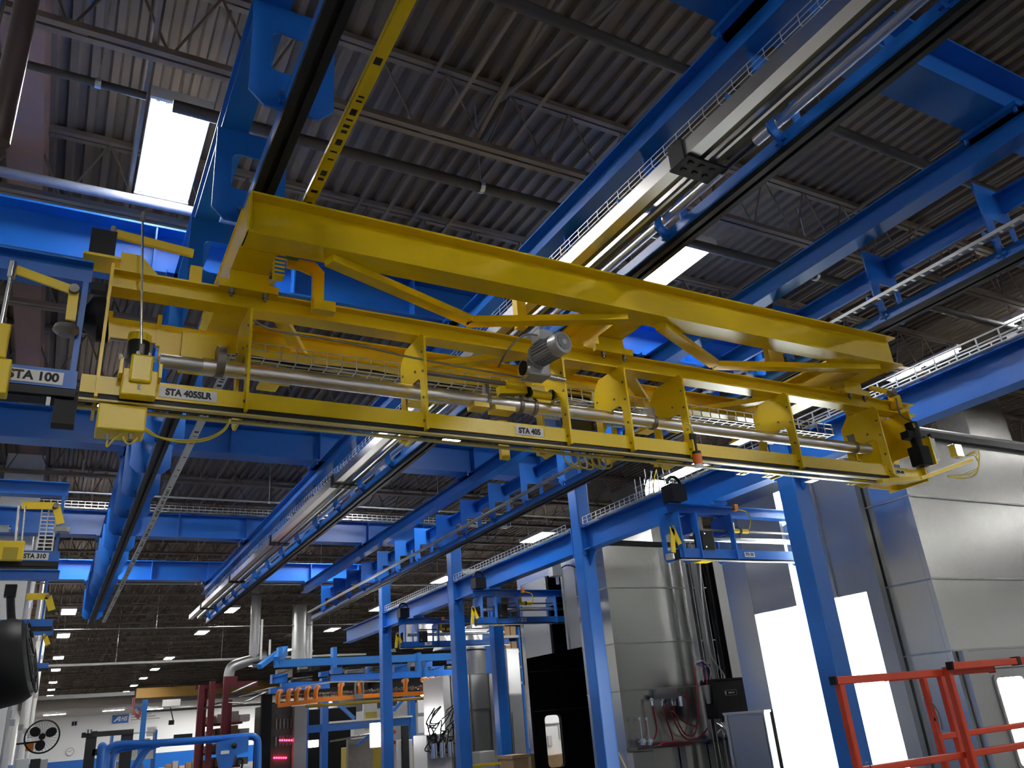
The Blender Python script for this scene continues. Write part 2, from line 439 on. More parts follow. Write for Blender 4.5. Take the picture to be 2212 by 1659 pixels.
# ================================================================ the three blue runways (run away from the viewer)
ZU0, ZU1, ZT = EYE + 3.25, EYE + 3.44, EYE + 2.6      # upper beam, underside of track
def ring(mb, x0, x1, z0, z1, win, y, t=.012, chamfer=.07):
    out = [(x0 + chamfer, z0), (x1 - chamfer, z0), (x1, z0 + chamfer), (x1, z1), (x0, z1), (x0, z0 + chamfer)]
    # swept along y: right vector of a +y sweep with z up is +x
    mb.ext(out, (0, y, 0), (0, y + t, 0), (0, 0, 1), [win])
    return mb
def runway(name, lab, xc, y0, y1, hang, px0, px1, ring_y, win):
    t = thing(name, lab, 'runway', (xc, 8, ZT), 'overhead runways')
    MB().ibeam((xc - hang, y0, ZU0), (xc - hang, y1, ZU0), .15, .19, .012, .009).build('upper_beam', BLUE, t)
    for k, y in enumerate(ring_y):
        m = ring(MB(), px0, px1, ZT + .035, ZU0, win, y); m.box(xc - .07, xc + .07, y - .03, y + .045, ZT + .06, ZT + .085)
        h = m.build('hanger_plate', BLUE, t)
        if 1 < y < 14:
            for dx in (.06, -.06): MB().cyl((xc + dx, y - .012, ZT + .12), (xc + dx, y, ZT + .12), .013, 6).build('bolt', CHR, h)
    MB().ext([(-.05, .03), (-.035, .03), (-.035, .10), (.035, .10), (.035, .03), (.05, .03), (.05, .112), (-.05, .112)], (xc, y0, ZT), (xc, y1, ZT)).build('track_channel', BLUE, t)
    MB().ext([(-.052, 0), (-.014, 0), (-.014, .008), (-.042, .008), (-.042, .028), (.042, .028), (.042, .008), (.014, .008), (.014, 0), (.052, 0), (.052, .034), (-.052, .034)], (xc, y0, ZT), (xc, y1, ZT)).build('rail', BLKM, t)
    MB().box(xc - .04, xc + .04, y0 + .1, y1 - .1, ZT + .0281, ZT + .0291).build('wear_strip', STEEL, t)
    for y in (2.07, 6.08, 10.36, 15.13, 19.27):
        c = MB().box(xc - hang - .13, xc - hang + .13, y - .2, y + .2, ZU1 - .012, ZX - .001).build('beam_clamp', BLUE, t)
        for sx in (-.1, .1):
            for sy in (-.17, .17): MB().cyl((xc - hang + sx, y + sy, ZU1 - .05), (xc - hang + sx, y + sy, ZU1 - .012), .014, 6).build('bolt', BLUE, c)
    return t
RY = [-.9 + .95 * k for k in range(22)]
# left runway: wide hanger plates, rail seen from almost straight below
rl = runway('overhead_runway', 'blue overhead runway on the left, rail seen from below', .675, -2, 19.9, .11, .47, .86, [y for y in RY if y < 19.8], rrect(.56, .79, ZT + .25, ZU0 - .16, .04))
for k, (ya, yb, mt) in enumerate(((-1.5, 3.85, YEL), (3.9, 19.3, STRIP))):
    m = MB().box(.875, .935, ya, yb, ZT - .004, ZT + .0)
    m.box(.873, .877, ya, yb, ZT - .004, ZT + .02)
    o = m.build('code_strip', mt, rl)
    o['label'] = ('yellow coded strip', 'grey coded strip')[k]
    b = MB(); y = ya + .2
    while y < yb - .2:
        L = random.choice((.01, .02, .04)); b.box(.885 + random.random() * .01, .92, y, y + L, ZT - .006, ZT - .004); y += L + random.choice((.02, .03, .05, .09, .2, .4))
    b.build('code_marks', INK, o)['kind'] = 'stuff'
# middle runway with aluminium conductor bars and a tray of cables
rm = runway('overhead_runway', 'blue overhead runway in the middle with aluminium conductor bars', 3.07, -2, 19.8, .13, 2.93, 3.22, [y + .2 for y in RY if y < 19.5], rrect(2.99, 3.16, ZT + .12, ZU0 - .27, .05))
def cond(xa, xb, za, zb, lab):
    o = MB().ext([(xa, za), (xb, za), (xb, zb), (xb - .01, zb), (xb - .01, za + .01), (xa + .01, za + .01), (xa + .01, zb), (xa, zb)], (0, -2, 0), (0, 19.7, 0)).build('conductor_bar', ALU, rm)
    o['label'] = lab
    return o
cond(2.635, 2.715, EYE + 2.69, EYE + 2.78, 'wide aluminium bar'); cond(2.81, 2.83, EYE + 2.70, EYE + 2.76, 'narrow aluminium bar')
OLV = mat('olive_strip', (.17, .16, .09), .45, .3)
for xa, xb in ((2.717, 2.785), (2.832, 2.895)): MB().box(xa, xb, -2, 19.6, EYE + 2.725, EYE + 2.74).build('insulator_strip', OLV, rm)
MB().cyl((3.03, -2, EYE + 2.80), (3.03, 2.32, EYE + 2.80), .03, 14).cyl((3.03, 2.6, EYE + 2.80), (3.03, 19.5, EYE + 2.80), .03, 14).build('pipe', ALU, rm, smooth=True)
MB().cyl((3.03, 2.3, EYE + 2.8), (3.03, 2.62, EYE + 2.8), .022, 14).build('pipe_joint', BLKM, rm, smooth=True)
for y in RY:
    if y < 19: MB().box(2.66, 2.935, y + .19, y + .205, EYE + 2.785, EYE + 2.84).build('bar_arm', BLUE, rm)
for y in (2.45, 5.6, 8.7, 11.8, 14.9, 18.0):
    o = MB().box(2.63, 2.9, y, y + .15, EYE + 2.672, EYE + 2.686).box(2.622, 2.634, y + .02, y + .13, EYE + 2.672, EYE + 2.80).build('joint_plate', BLKM, rm)
    b = MB()
    for i in range(3):
        for q in range(2): b.box(2.67 + i * .075, 2.70 + i * .075, y + .03 + q * .06, y + .05 + q * .06, EYE + 2.666, EYE + 2.672)
    b.build('clips', BLK, o)['kind'] = 'stuff'
basket((2.99, -1.2, EYE + 3.10), (2.99, 19.4, EYE + 3.10), .15, .07, 'silver wire tray slung inside the middle runway', .12, .002, ((-.03, .01, LGREY), (.03, .012, STEEL)))
# right runway
rr = runway('overhead_runway', 'blue overhead runway on the right with square windowed plates', 5.43, -2, 19.6, .24, 5.31, 5.66, [y + .45 for y in RY if y < 19.0], rrect(5.41, 5.60, ZT + .13, ZU0 - .28, .03))
MB().box(5.585, 5.615, -2, 19.4, EYE + 3.06, EYE + 3.2).box(5.53, 5.615, -2, 19.4, EYE + 3.19, EYE + 3.205).build('stringer', BLUE, rr)
m = MB(); y = -1.9
m.box(5.19, 5.196, -2, 19.3, EYE + 2.74, EYE + 2.765).box(5.244, 5.25, -2, 19.3, EYE + 2.74, EYE + 2.765)
while y < 19.2: m.box(5.196, 5.244, y, y + .05, EYE + 2.74, EYE + 2.744); y += .075
m.build('perforated_strip', GALVD, rr)
for y in RY:
    if y < 18.5: MB().box(5.2, 5.32, y + .44, y + .455, EYE + 2.745, EYE + 2.80).build('strip_arm', BLUE, rr)

# ---------------------------------------------------------------- right longitudinal beam on the columns
t = thing('longitudinal_beam', 'bright blue long beam joining the blue columns, wire tray on top', 'beam', (7.12, 8, EYE + 2.34))
for ya, yb in ((-2, 5.955), (6.205, 10.235), (10.485, 15.005), (15.255, 19.145)):
    MB().ibeam((7.12, ya, EYE + 2.345), (7.12, yb, EYE + 2.345), .2, .36, .016, .011).build('girder', BLUE, t)
    for yy in (ya, yb - .02): MB().box(7.0, 7.24, yy, yy + .02, EYE + 2.28, EYE + 2.76).build('end_plate', BLUE, t)
MB().ibeam((7.12, 19.395, EYE + 2.345), (7.12, 22.3, EYE + 2.345), .2, .36, .016, .011).build('girder', BLUE, t)
for y in (5.72, 10.0, 14.77, 18.9):
    MB().ext([(0, 0), (.22, 0), (.0, -.22)], (7.115, y + .235, EYE + 2.33), (7.127, y + .235, EYE + 2.33)).build('gusset', BLUE, t)
basket((7.1, -1.5, EYE + 2.72), (7.1, 5.7, EYE + 2.72), .24, .13, 'white wire tray on the long blue beam at the right edge', .21, .006, CB)
basket((7.1, 6.3, EYE + 2.72), (7.1, 10.1, EYE + 2.72), .24, .11, 'white wire tray on the long beam between the two nearest columns', .12, .004, CB)
basket((7.1, 10.6, EYE + 2.72), (7.1, 14.9, EYE + 2.72), .24, .11, 'wire tray on the long beam left of the dark doorway', .12, .004, CB)
basket((7.1, 15.4, EYE + 2.72), (7.1, 18.9, EYE + 2.72), .24, .11, 'wire tray at the far end of the long blue beam', .12, .004, CB)
# upright wire drop with cables
t = thing('cable_drop', 'cluster of upright wire and cables above the long blue beam', 'cables', PX(1420, 1110, 7.16))
b = PX(1420, 1120, 7.2); m = MB()
for k in range(7): m.bar((7.2, b.y - .4 + .13 * k, EYE + 2.72), (7.2, b.y - .4 + .13 * k, EYE + 3.15 + .05 * math.sin(k * 2)), .01, .01, up=(0, 1, 0))
for z in (2.8, 2.9, 3.0): m.bar((7.2, b.y - .42, EYE + z), (7.2, b.y + .42, EYE + z), .008, .008)
m.build('wire_mesh', WIRE, t)
for k in range(3):
    MB().tube(arc([(7.15, b.y - .2 + .1 * k, EYE + 3.1), (7.1, b.y - .15 + .1 * k, EYE + 2.9), (7.2, b.y + .1 * k, EYE + 2.74)]), .009).build('cable', (CABLE, WHITE, BLK)[k], t, smooth=True)
# ================================================================ yellow transfer frame
g = thing('transfer_frame', 'big yellow overhead transfer frame with girders, hanger plates and a silver tube', 'transfer crane', (3, 3.8, EYE + 1.46))
G0 = EYE + 2.3                                          # underside of the girders
YT = 3.82
def gp(mb, name, mt=YEL, par=None, **k): return mb.build(name, mt, par or g, **k)
gp(MB().ibeam((.60, 3.495, G0), (5.53, 3.495, G0), .15, .243, .012, .012), 'front_girder')
gp(MB().ibeam((.60, 4.925, G0), (5.53, 4.925, G0), .15, .243, .012, .012), 'rear_girder')
for x in (.68, 3.02, 5.42):
    gp(MB().ibeam((x, 3.58, G0 + .002), (x, 4.84, G0 + .002), .19, .236, .012, .012), 'cross_member')
gp(MB().box(.595, .607, 3.42, 3.57, G0 + .012, G0 + .231), 'end_cap'); gp(MB().box(.592, .6, 3.44, 4.98, G0 + .012, G0 + .231), 'side_plate')
for (xa, ya), (xb, yb) in (((1.02, 3.5), (2.0, 3.86)), ((1.99, 3.88), (2.93, 3.5)), ((3.2, 3.5), (3.98, 3.86)), ((4.0, 3.88), (5.32, 3.5)), ((1.3, 4.88), (.78, 3.9)), ((1.6, 4.86), (2.9, 3.95)), ((3.15, 3.95), (4.2, 4.86)), ((4.3, 4.86), (5.3, 3.95))):
    gp(MB().bar((xa, ya, G0 - .022), (xb, yb, G0 - .022), .075, .042), 'brace')
# middle beam with clamp plates
ZM = EYE + 2.1
gp(MB().ibeam((.03, 3.88, ZM), (6.16, 3.88, ZM), .11, .105, .01, .012), 'middle_beam')
for x in (.68, 3.02, 5.40):
    c = gp(MB().box(x - .15, x + .15, 3.775, 3.985, ZM + .107, ZM + .125).box(x - .1, x + .1, 3.80, 3.96, ZM + .125, G0).box(x - .15, x + .15, 3.775, 3.81, ZM + .08, ZM + .107), 'clamp_plate')
    for dx in (-.085, .085):
        MB().cyl((x + dx, 3.79, ZM + .05), (x + dx, 3.79, ZM + .08), .016, 6).cyl((x + dx, 3.79, ZM + .035), (x + dx, 3.79, ZM + .05), .009, 8).build('bolt', STEEL, c)
# the rail below
PXS = (.69, 1.65, 2.585, 3.06, 3.55, 4.56, 5.56)
gp(MB().box(-.03, 5.62, 3.80, 3.925, EYE + 1.60, EYE + 1.612).box(-.03, 5.62, 3.80, 3.812, EYE + 1.525, EYE + 1.60).box(-.03, 5.62, 3.913, 3.925, EYE + 1.525, EYE + 1.60), 'track_channel')
gp(MB().box(-.03, 5.62, 3.83, 3.895, EYE + 1.505, EYE + 1.60).box(-.03, 5.62, 3.808, 3.818, EYE + 1.5, EYE + 1.5255), 'rail', BLKM)
gp(MB().box(-.03, 5.62, 3.797, 3.83, EYE + 1.488, EYE + 1.497).box(-.03, 5.62, 3.897, 3.93, EYE + 1.488, EYE + 1.497), 'rail_lip', mat('rail_lip_paint', (.7, .55, .12), .3))
# hanger plates: windowed plates standing across the track
def plate(x, holes=(), ear=True):
    out = [(3.765, EYE + 1.505), (4.08, EYE + 1.505), (4.13, EYE + 1.55), (4.13, EYE + 2.02), (4.05, EYE + 2.1), (3.79, EYE + 2.1), (3.765, EYE + 2.07)]
    # right vector of a -x sweep with z up is +y
    m = MB().ext(out, (x + .014, 0, 0), (x, 0, 0), (0, 0, 1), [rrect(3.835, 4.06, EYE + 1.625, EYE + 1.84, .035)])
    m.box(x + .014, x + .06, 3.815, 3.945, ZM - .012, ZM)                         # folded tab at the top
    m.box(x + .014, x + .016, 3.765, 3.8, EYE + 1.53, EYE + 1.6)
    h = gp(m, 'hanger_plate')
    b = MB()
    for y, z in ((3.79, 1.56), (3.79, 1.70), (3.79, 1.86), (3.79, 1.98), (4.09, 1.95), (3.9, 1.9)):
        b.cyl((x - .006, y, EYE + z), (x + .02, y, EYE + z), .008, 8)
    each(b, 'bolt', STEEL, h)
    return h
for x in PXS: plate(x)
gp(MB().ext([(3.765, EYE + 1.50), (4.13, EYE + 1.50), (4.13, EYE + 2.1), (3.765, EYE + 2.1)], (5.98, 0, 0), (5.966, 0, 0), (0, 0, 1), [rrect(3.835, 4.03, EYE + 1.56, EYE + 1.74, .03)]), 'end_plate')
gp(MB().ext([(3.775, EYE + 1.50), (4.10, EYE + 1.50), (4.10, EYE + 2.2), (3.775, EYE + 2.2)], (.045, 0, 0), (.031, 0, 0), (0, 0, 1), [rrect(3.805, 4.06, EYE + 1.64, EYE + 2.06, .02)]), 'end_plate')
gp(MB().box(.04, .68, 4.06, 4.07, EYE + 1.94, EYE + 2.05).box(.04, .07, 4.05, 4.08, EYE + 1.92, EYE + 2.08).box(.28, .3, 4.05, 4.08, EYE + 1.92, EYE + 2.1).box(.3, .62, 4.05, 4.12, EYE + 1.86, EYE + 2.0), 'side_channel')
gp(MB().box(.40, .62, 4.0, 4.09, EYE + 1.80, EYE + 2.0), 'bracket')
gp(MB().box(5.62, 6.14, 4.08, 4.095, EYE + 1.75, EYE + 2.2).box(5.6, 5.98, 4.04, 4.055, EYE + 1.5, EYE + 2.0), 'side_channel')
gp(MB().box(5.6, 6.0, 3.82, 3.96, EYE + 1.52, EYE + 1.535).box(5.6, 6.0, 3.80, 3.812, EYE + 1.52, EYE + 1.60), 'end_bracket')
# silver tube and drive shaft through the windows
tu = gp(MB().cyl((.50, 3.955, EYE + 1.795), (5.60, 3.955, EYE + 1.795), .043, 24), 'roller_tube', ALU, smooth=True)
c = gp(MB().cyl((.30, 3.955, EYE + 1.795), (.56, 3.955, EYE + 1.795), .036, 20), 'tube_end', GALVD, smooth=True)
for x in (.585,):
    gp(MB().cyl((x - .02, 3.955, EYE + 1.83), (x + .02, 3.955, EYE + 1.83), .085, 16), 'end_bearing', STEEL, smooth=True)
for x in (2.13, 2.36, 2.46, 3.40, 5.42):
    m = MB().cyl((x - .012, 3.955, EYE + 1.795), (x + .012, 3.955, EYE + 1.795), .052, 20).box(x - .012, x + .012, 3.93, 3.98, EYE + 1.84, EYE + 1.9)
    gp(m, 'tube_clamp', STEEL)
gp(MB().cyl((1.66, 3.9, EYE + 1.905), (2.30, 3.9, EYE + 1.905), .015, 12), 'drive_shaft', STEEL, smooth=True)
yk = gp(MB().bar((2.2, 3.92, EYE + 1.86), (2.52, 3.92, EYE + 1.90), .05, .05).cyl((2.24, 3.9, EYE + 1.9), (2.36, 3.9, EYE + 1.9), .03, 14).cyl((2.42, 3.9, EYE + 1.86), (2.56, 3.9, EYE + 1.86), .026, 14).box(2.02, 2.12, 3.9, 4.0, EYE + 1.735, EYE + 1.765).box(2.16, 2.3, 3.9, 4.0, EYE + 1.73, EYE + 1.76), 'yoke', smooth=True)
for x in (2.40, 2.565): MB().cyl((x - .008, 3.9, EYE + 1.87), (x + .008, 3.9, EYE + 1.87), .034, 16).build('collar', BLK, yk)
gp(MB().box(2.30, 2.36, 4.12, 4.15, EYE + 1.50, EYE + 1.76), 'rear_leg')
# gear motor
a, b = PY(1218, 738, 3.46), PY(1160, 772, 3.70)
gm = gp(MB().lathe(a, b, [(.0, .058), (.02, .068), (.2, .070), (.3, .068), (.31, .058), (.95, .058), (.96, .075), (1, .075)], 24), 'gear_motor', mat('motor_grey', (.42, .42, .41), .4, .2), smooth=True)
ax = (b - a).normalized(); u = ax.orthogonal().normalized(); w = ax.cross(u)
m = MB()
for k in range(20):
    an = 2 * math.pi * k / 20; rr_ = u * math.cos(an) + w * math.sin(an)
    m.bar(a + ax * .08 + rr_ * .064, a + ax * .22 + rr_ * .064, .004, .016, up=rr_)
m.build('cooling_fins', GREY, gm)
m = MB().lathe(a - ax * .002, a + ax * .001, [(0, .05), (1, .05)], 24); fg = m.build('fan_grille', BLK, gm)
m = MB()
for k in range(-5, 6):
    hw = math.sqrt(max(0, .05 ** 2 - (k * .0088) ** 2))
    m.bar(a + u * (k * .0088) - w * hw - ax * .004, a + u * (k * .0088) + w * hw - ax * .004, .0035, .004, up=ax)
m.lathe(a - ax * .006, a - ax * .002, [(0, .016), (1, .016)], 14); m.build('grille_bars', LGREY, fg)
tb = MB().box(a.x - .10, a.x - .0, a.y + .1, a.y + .2, a.z + .05, a.z + .12); tb.build('terminal_box', LGREY, gm, bevel=.006)
gb = PY(1140, 800, 3.76)
m = MB().box(gb.x - .03, gb.x + .13, gb.y - .06, gb.y + .06, gb.z - .05, gb.z + .06); m.build('gearbox', GREY, gm, bevel=.012)
m = MB().cyl((gb.x - .045, gb.y - .02, gb.z), (gb.x - .03, gb.y - .02, gb.z), .062, 24).cyl((gb.x + .13, gb.y, gb.z - .02), (gb.x + .26, gb.y, gb.z - .03), .02, 14); each(m, 'output_flange', CHR, gm, smooth=True)
MB().cyl((gb.x - .05, gb.y - .02, gb.z), (gb.x - .044, gb.y - .02, gb.z), .045, 24).build('seal', BLK, gm)
MB().tube(arc([a + V((-.08, .12, .08)), a + V((-.18, .14, .08)), a + V((-.28, .18, -.02)), a + V((-.31, .25, -.1))]), .006).build('cable', STEEL, gm, smooth=True)
# wire tray inside, with cables
m = MB(); y0, y1, zt = 4.2, 4.38, EYE + 2.0
for y in (4.2, 4.245, 4.29, 4.335, 4.38): m.bar((.5, y, zt), (5.55, y, zt), .006, .006)
for y in (4.2, 4.38):
    for z in (zt + .05, zt + .09): m.bar((.5, y, z), (5.55, y, z), .006, .006)
for k in range(57):
    x = .5 + .09 * k; m.bar((x, 4.2, zt), (x, 4.38, zt), .006, .006)
    for y in (4.2, 4.38): m.bar((x, y, zt), (x, y, zt + .09), .006, .006, up=(1, 0, 0))
gp(m, 'wire_tray', WIRE)
for k, (y, r, mt) in enumerate(((4.23, .009, BLK), (4.26, .012, LGREY), (4.29, .008, CABLE), (4.32, .011, BLK), (4.35, .007, CABLE))):
    gp(MB().tube([(.52 + 5.0 * i / 20, y + .012 * math.sin(i * 1.3 + k), zt + r + .005 + .008 * math.sin(i * 2.1 + k)) for i in range(21)], r), 'cable', mt, smooth=True)
gp(MB().box(.55, 5.5, 4.70, 4.72, EYE + 1.9, EYE + 1.98).box(.55, 5.5, 4.5, 4.72, EYE + 2.2, EYE + 2.215), 'rear_channel')
for x in (1.0, 2.0, 4.0, 5.0): gp(MB().box(x - .06, x + .06, 4.42, 4.8, EYE + 2.06, EYE + 2.08).box(x - .06, x + .06, 4.42, 4.44, EYE + 1.95, EYE + 2.08).bar((x, 4.75, EYE + 2.07), (x, 4.85, G0), .1, .01), 'tray_bracket')
gp(MB().tube(arc([PY(545, 690, 3.79), PY(600, 715, 3.785), PY(760, 742, 3.785), PY(880, 770, 3.785), PY(1000, 793, 3.79), PY(1125, 815, 3.8)]), .006), 'cable', STEEL, smooth=True)
# control cabinet hanging behind
p0, p1 = PY(1212, 850, 4.55), PY(1284, 930, 4.55)
cc = gp(MB().box(p0.x, p1.x, 4.55, 4.8, p1.z, p0.z + .03), 'control_cabinet', GLASSD)
MB().box(p0.x - .03, p1.x + .03, 4.52, 4.545, p0.z + .03, p0.z + .08).build('slotted_rail', YEL, cc)
MB().box(p1.x + .02, p1.x + .08, 4.5, 4.53, p1.z, p0.z).box(p1.x + .14, p1.x + .17, 4.5, 4.53, p1.z - .1, p0.z).build('cabinet_strut', YEL, cc)
p0 = PY(1195, 868, 4.6); gp(MB().box(p0.x - .03, p0.x + .02, 4.55, 4.8, p1.z, p0.z), 'blue_panel', BLUE)
for x in (2.75, 3.3):
    r0 = gp(MB().box(x, x + .2, 4.4, 4.42, EYE + 1.93, EYE + 1.97), 'slotted_rail', GALVD)
    b = MB()
    for k in range(5): b.cyl((x + .02 + .04 * k, 4.398, EYE + 1.95), (x + .02 + .04 * k, 4.402, EYE + 1.95), .009, 8)
    each(b, 'slot', BLK, r0)
# beacon lamp
p = PY(1502, 965, 3.77)
be = gp(MB().cyl((p.x, 3.77, p.z - .04), (p.x, 3.77, p.z + .07), .012, 10).cyl((p.x, 3.77, p.z - .055), (p.x, 3.77, p.z - .035), .03, 18).box(p.x - .03, p.x + .012, 3.76, 3.78, p.z + .05, p.z + .09), 'beacon_stem', BLK)
MB().lathe((p.x, 3.77, p.z - .125), (p.x, 3.77, p.z - .055), [(0, .027), (.4, .031), (1, .031)], 18).build('amber_lens', LENS, be, smooth=True)
MB().cyl((p.x, 3.77, p.z - .14), (p.x, 3.77, p.z - .125), .031, 18).build('cap', WHITEP, be)
MB().tube(arc([(p.x, 3.765, p.z + .07), (p.x - .02, 3.76, p.z + .14), (p.x - .06, 3.765, p.z + .16)]), .004).build('cable', LGREY, be)
# label plates
def label_plate(par, x0, x1, y, z0, z1, body, size, sx=.9):
    o = MB().box(x0, x1, y - .002, y, z0, z1).build('label_plate', LABEL, par)
    text(body, ((x0 + x1) / 2, y - .0032, (z0 + z1) / 2), size, o, bold=.0022, sx=sx)
    return o
label_plate(g, 2.225, 2.415, 3.798, EYE + 1.538, EYE + 1.592, 'STA 405', .047)
label_plate(g, .30, .56, 3.798, EYE + 1.538, EYE + 1.592, 'STA 405SLR', .045)
label_plate(g, 5.64, 5.74, 3.798, EYE + 1.545, EYE + 1.58, 'STA 405', .026)
# feet below the track
for px_, py_, w in ((870, 944, .05), (1166, 964, .07), (1420, 998, .06), (1606, 1021, .08), (1662, 1027, .08), (1753, 1038, .08), (1842, 1043, .07)):
    q = PY(px_, py_, 4.02); gp(MB().box(q.x - w / 2, q.x + w / 2, 3.98, 4.06, q.z - .006, q.z).box(q.x - .018, q.x + .018, 4.0, 4.04, q.z, EYE + 1.506), 'foot_tab')
# bundle of loops under the track
for k in range(6):
    q = PY(1215 + 16 * k, 966, 4.05); e = PY(1240 + 16 * k, 972, 4.0)
    gp(MB().tube(arc([q, PY(1222 + 15 * k, 996 + 4 * (k % 3), 4.02), PY(1255 + 13 * k, 1012 - 3 * (k % 2), 4.0), e]), .006), 'cable', (CABLE, WHITE, CABLE, CABLE, LGREY, CABLE)[k], smooth=True)
# left end: cylinder motor, yellow stop block, rod, box and cables
q = PY(300, 745, 3.90)
lm = gp(MB().cyl((q.x, q.y, q.z - .09), (q.x, q.y, q.z + .01), .05, 20), 'lift_motor', BLKM, smooth=True)
MB().cyl((q.x, q.y, q.z + .01), (q.x, q.y, q.z + .05), .053, 20).build('motor_cap', YEL, lm, smooth=True)
q = PY(303, 805, 3.76)
sb = gp(MB().box(q.x - .075, q.x + .075, 3.72, 3.79, q.z - .13, q.z + .0), 'stop_block', bevel=.006)
MB().box(q.x - .048, q.x + .048, 3.70, 3.722, q.z - .07, q.z + .07).build('cover', YEL, sb, bevel=.012)
MB().box(q.x - .09, q.x - .076, 3.72, 3.86, q.z - .03, q.z + .05).build('cheek', YEL, sb); MB().box(q.x + .076, q.x + .09, 3.72, 3.86, q.z - .03, q.z + .04).build('cheek', YEL, sb)
m = MB()
for dx, dz in ((-.02, .075), (.03, .075), (.05, .06), (-.09, .05), (.0, -.09)): m.cyl((q.x + dx, 3.72, q.z + dz - .012), (q.x + dx, 3.72, q.z + dz + .012), .008, 8)
each(m, 'bolt', CHR, sb)
t0, t1 = PY(305, 765, 3.74), PY(308, 478, 3.74)
rd = gp(MB().cyl(t0, t1, .006, 10), 'push_rod', CHR, smooth=True)
MB().cyl(t1, t1 + V((0, 0, .05)), .011, 10).cyl(t0, t0 + V((0, 0, .05)), .011, 10).build('rod_end', STEEL, rd)
q0, q1 = PY(198, 500, 3.9), PY(246, 562, 3.9)
bx = gp(MB().box(q0.x, q1.x, 3.86, 3.98, q1.z - .01, q0.z), 'motor_box', BLK)
MB().cyl((q1.x - .02, 3.9, q0.z), (q1.x - .02, 3.9, q0.z + .05), .014, 12).build('cable_gland', GREY, bx)
MB().box(q0.x - .02, q1.x + .03, 3.84, 4.0, q1.z - .025, q1.z - .011).build('base', YEL, bx)
gp(MB().bar(PY(250, 505, 3.95), PY(418, 548, 3.95), .02, .045).box(PY(418, 548, 3.95).x - .01, PY(418, 548, 3.95).x + .05, 3.93, 3.97, EYE + 2.15, EYE + 2.36), 'arm')
gp(MB().ext([(0, 0), (.2, 0), (.12, .09), (.09, .12), (0, .12)], (PY(255, 600, 3.86).x, 3.86, EYE + 2.2), (PY(255, 600, 3.86).x, 3.866, EYE + 2.2)), 'gusset')
q0, q1 = PY(212, 878, 3.86), PY(300, 942, 3.86)
jb = gp(MB().box(q0.x, q1.x + .02, 3.80, 3.95, q1.z, q0.z), 'junction_box', bevel=.008)
m = MB()
for px_ in (231, 282): m.cyl(PY(px_, 938, 3.83), PY(px_, 950, 3.83), .01, 10)
each(m, 'gland', STEEL, jb)
for pts in (((280, 920), (300, 918), (330, 940), (380, 950), (440, 948), (480, 930), (497, 905)), ((280, 922), (310, 923), (345, 945), (390, 955), (445, 951), (484, 930), (498, 906)), ((232, 950), (231, 965), (245, 950), (270, 930)), ((266, 943), (272, 956), (284, 958), (296, 945))):
    MB().tube(arc([PY(x, y, 3.83) for x, y in pts]), .0045).build('cable', CABLE, jb, smooth=True)
# clip hooks and bracket at the left of the frame
h = PY(690, 600, 3.75)
hk = gp(MB().ext([(-.17, .10), (-.02, .10), (.03, .05), (.03, -.14), (-.03, -.14), (-.03, .03), (-.10, .05), (-.17, .05)], (h.x, 3.76, h.z), (h.x, 3.80, h.z)), 'hook_bracket')
MB().box(h.x - .03, h.x + .09, 3.74, 3.8, h.z - .2, h.z - .14).build('hook_pad', YEL, hk)
h = PY(627, 545, 3.62)
gp(MB().box(h.x - .045, h.x + .05, 3.6, 3.66, h.z - .02, h.z + .03), 'photo_sensor', GREEN)
s = bpy.data.objects.get('photo_sensor'); q = PY(637, 550, 3.598); MB().cyl((q.x, 3.59, q.z), (q.x, 3.601, q.z), .009, 12).build('indicator', LEDR, s)
q = PY(600, 575, 3.63); lt = MB().box(q.x - .02, q.x + .03, 3.6, 3.66, q.z - .07, q.z + .06); o = gp(lt, 'coded_bracket', YEL)
b = MB()
for k in range(5): b.box(q.x - .022, q.x + .032, 3.598, 3.6, q.z - .06 + .024 * k, q.z - .05 + .024 * k)
each(b, 'slot', BLUE, o)
q = PY(1690, 760, 3.9); gp(MB().box(q.x - .1, q.x + .06, 3.95, 4.0, q.z - .1, q.z + .08).box(q.x - .02, q.x + .12, 3.93, 3.98, q.z + .05, q.z + .12), 'hook_bracket')
q = PY(1125, 660, 4.1); gp(MB().box(q.x - .03, q.x + .04, 4.1, 4.16, q.z - .16, q.z + .12), 'post')
# right end: vertical motor, sensors, arm and cables
q = PY(1978, 950, 3.74)
vm = gp(MB().cyl((q.x, q.y, q.z + .0), (q.x, q.y, q.z + .14), .052, 20).cyl((q.x, q.y, q.z - .06), (q.x, q.y, q.z), .042, 18), 'vertical_motor', BLK, smooth=True)
MB().box(q.x - .06, q.x + .07, q.y - .05, q.y + .06, q.z - .22, q.z - .06).build('gearbox', DARK, vm, bevel=.008)
MB().box(q.x - .12, q.x - .045, q.y - .03, q.y + .04, q.z - .0, q.z + .06).build('terminal_box', DARK, vm)
MB().cyl((q.x - .04, q.y - .05, q.z + .08), (q.x - .04, q.y - .045, q.z + .12), .012, 8).build('plug', CHR, vm)
MB().tube(arc([PY(1935, 860, 3.76), PY(1945, 895, 3.74), (q.x - .04, q.y - .04, q.z + .14)]), .007).build('cable', STEEL, vm, smooth=True)
q = PY(1928, 848, 3.78); rw = gp(MB().cyl((q.x, 3.76, q.z), (q.x, 3.81, q.z), .035, 18), 'cam_roller', STEEL, smooth=True)
gp(MB().bar(PY(1880, 838, 3.82), PY(1930, 848, 3.82), .03, .03).box(q.x + .04, q.x + .12, 3.8, 3.86, q.z - .12, q.z), 'arm')
a0, a1 = PY(1985, 1035, 3.72), PY(2095, 995, 3.72)
arm = gp(MB().bar(PY(1900, 1040, 3.76), a0, .06, .03).bar(a0, a1, .06, .03), 'sensor_arm')
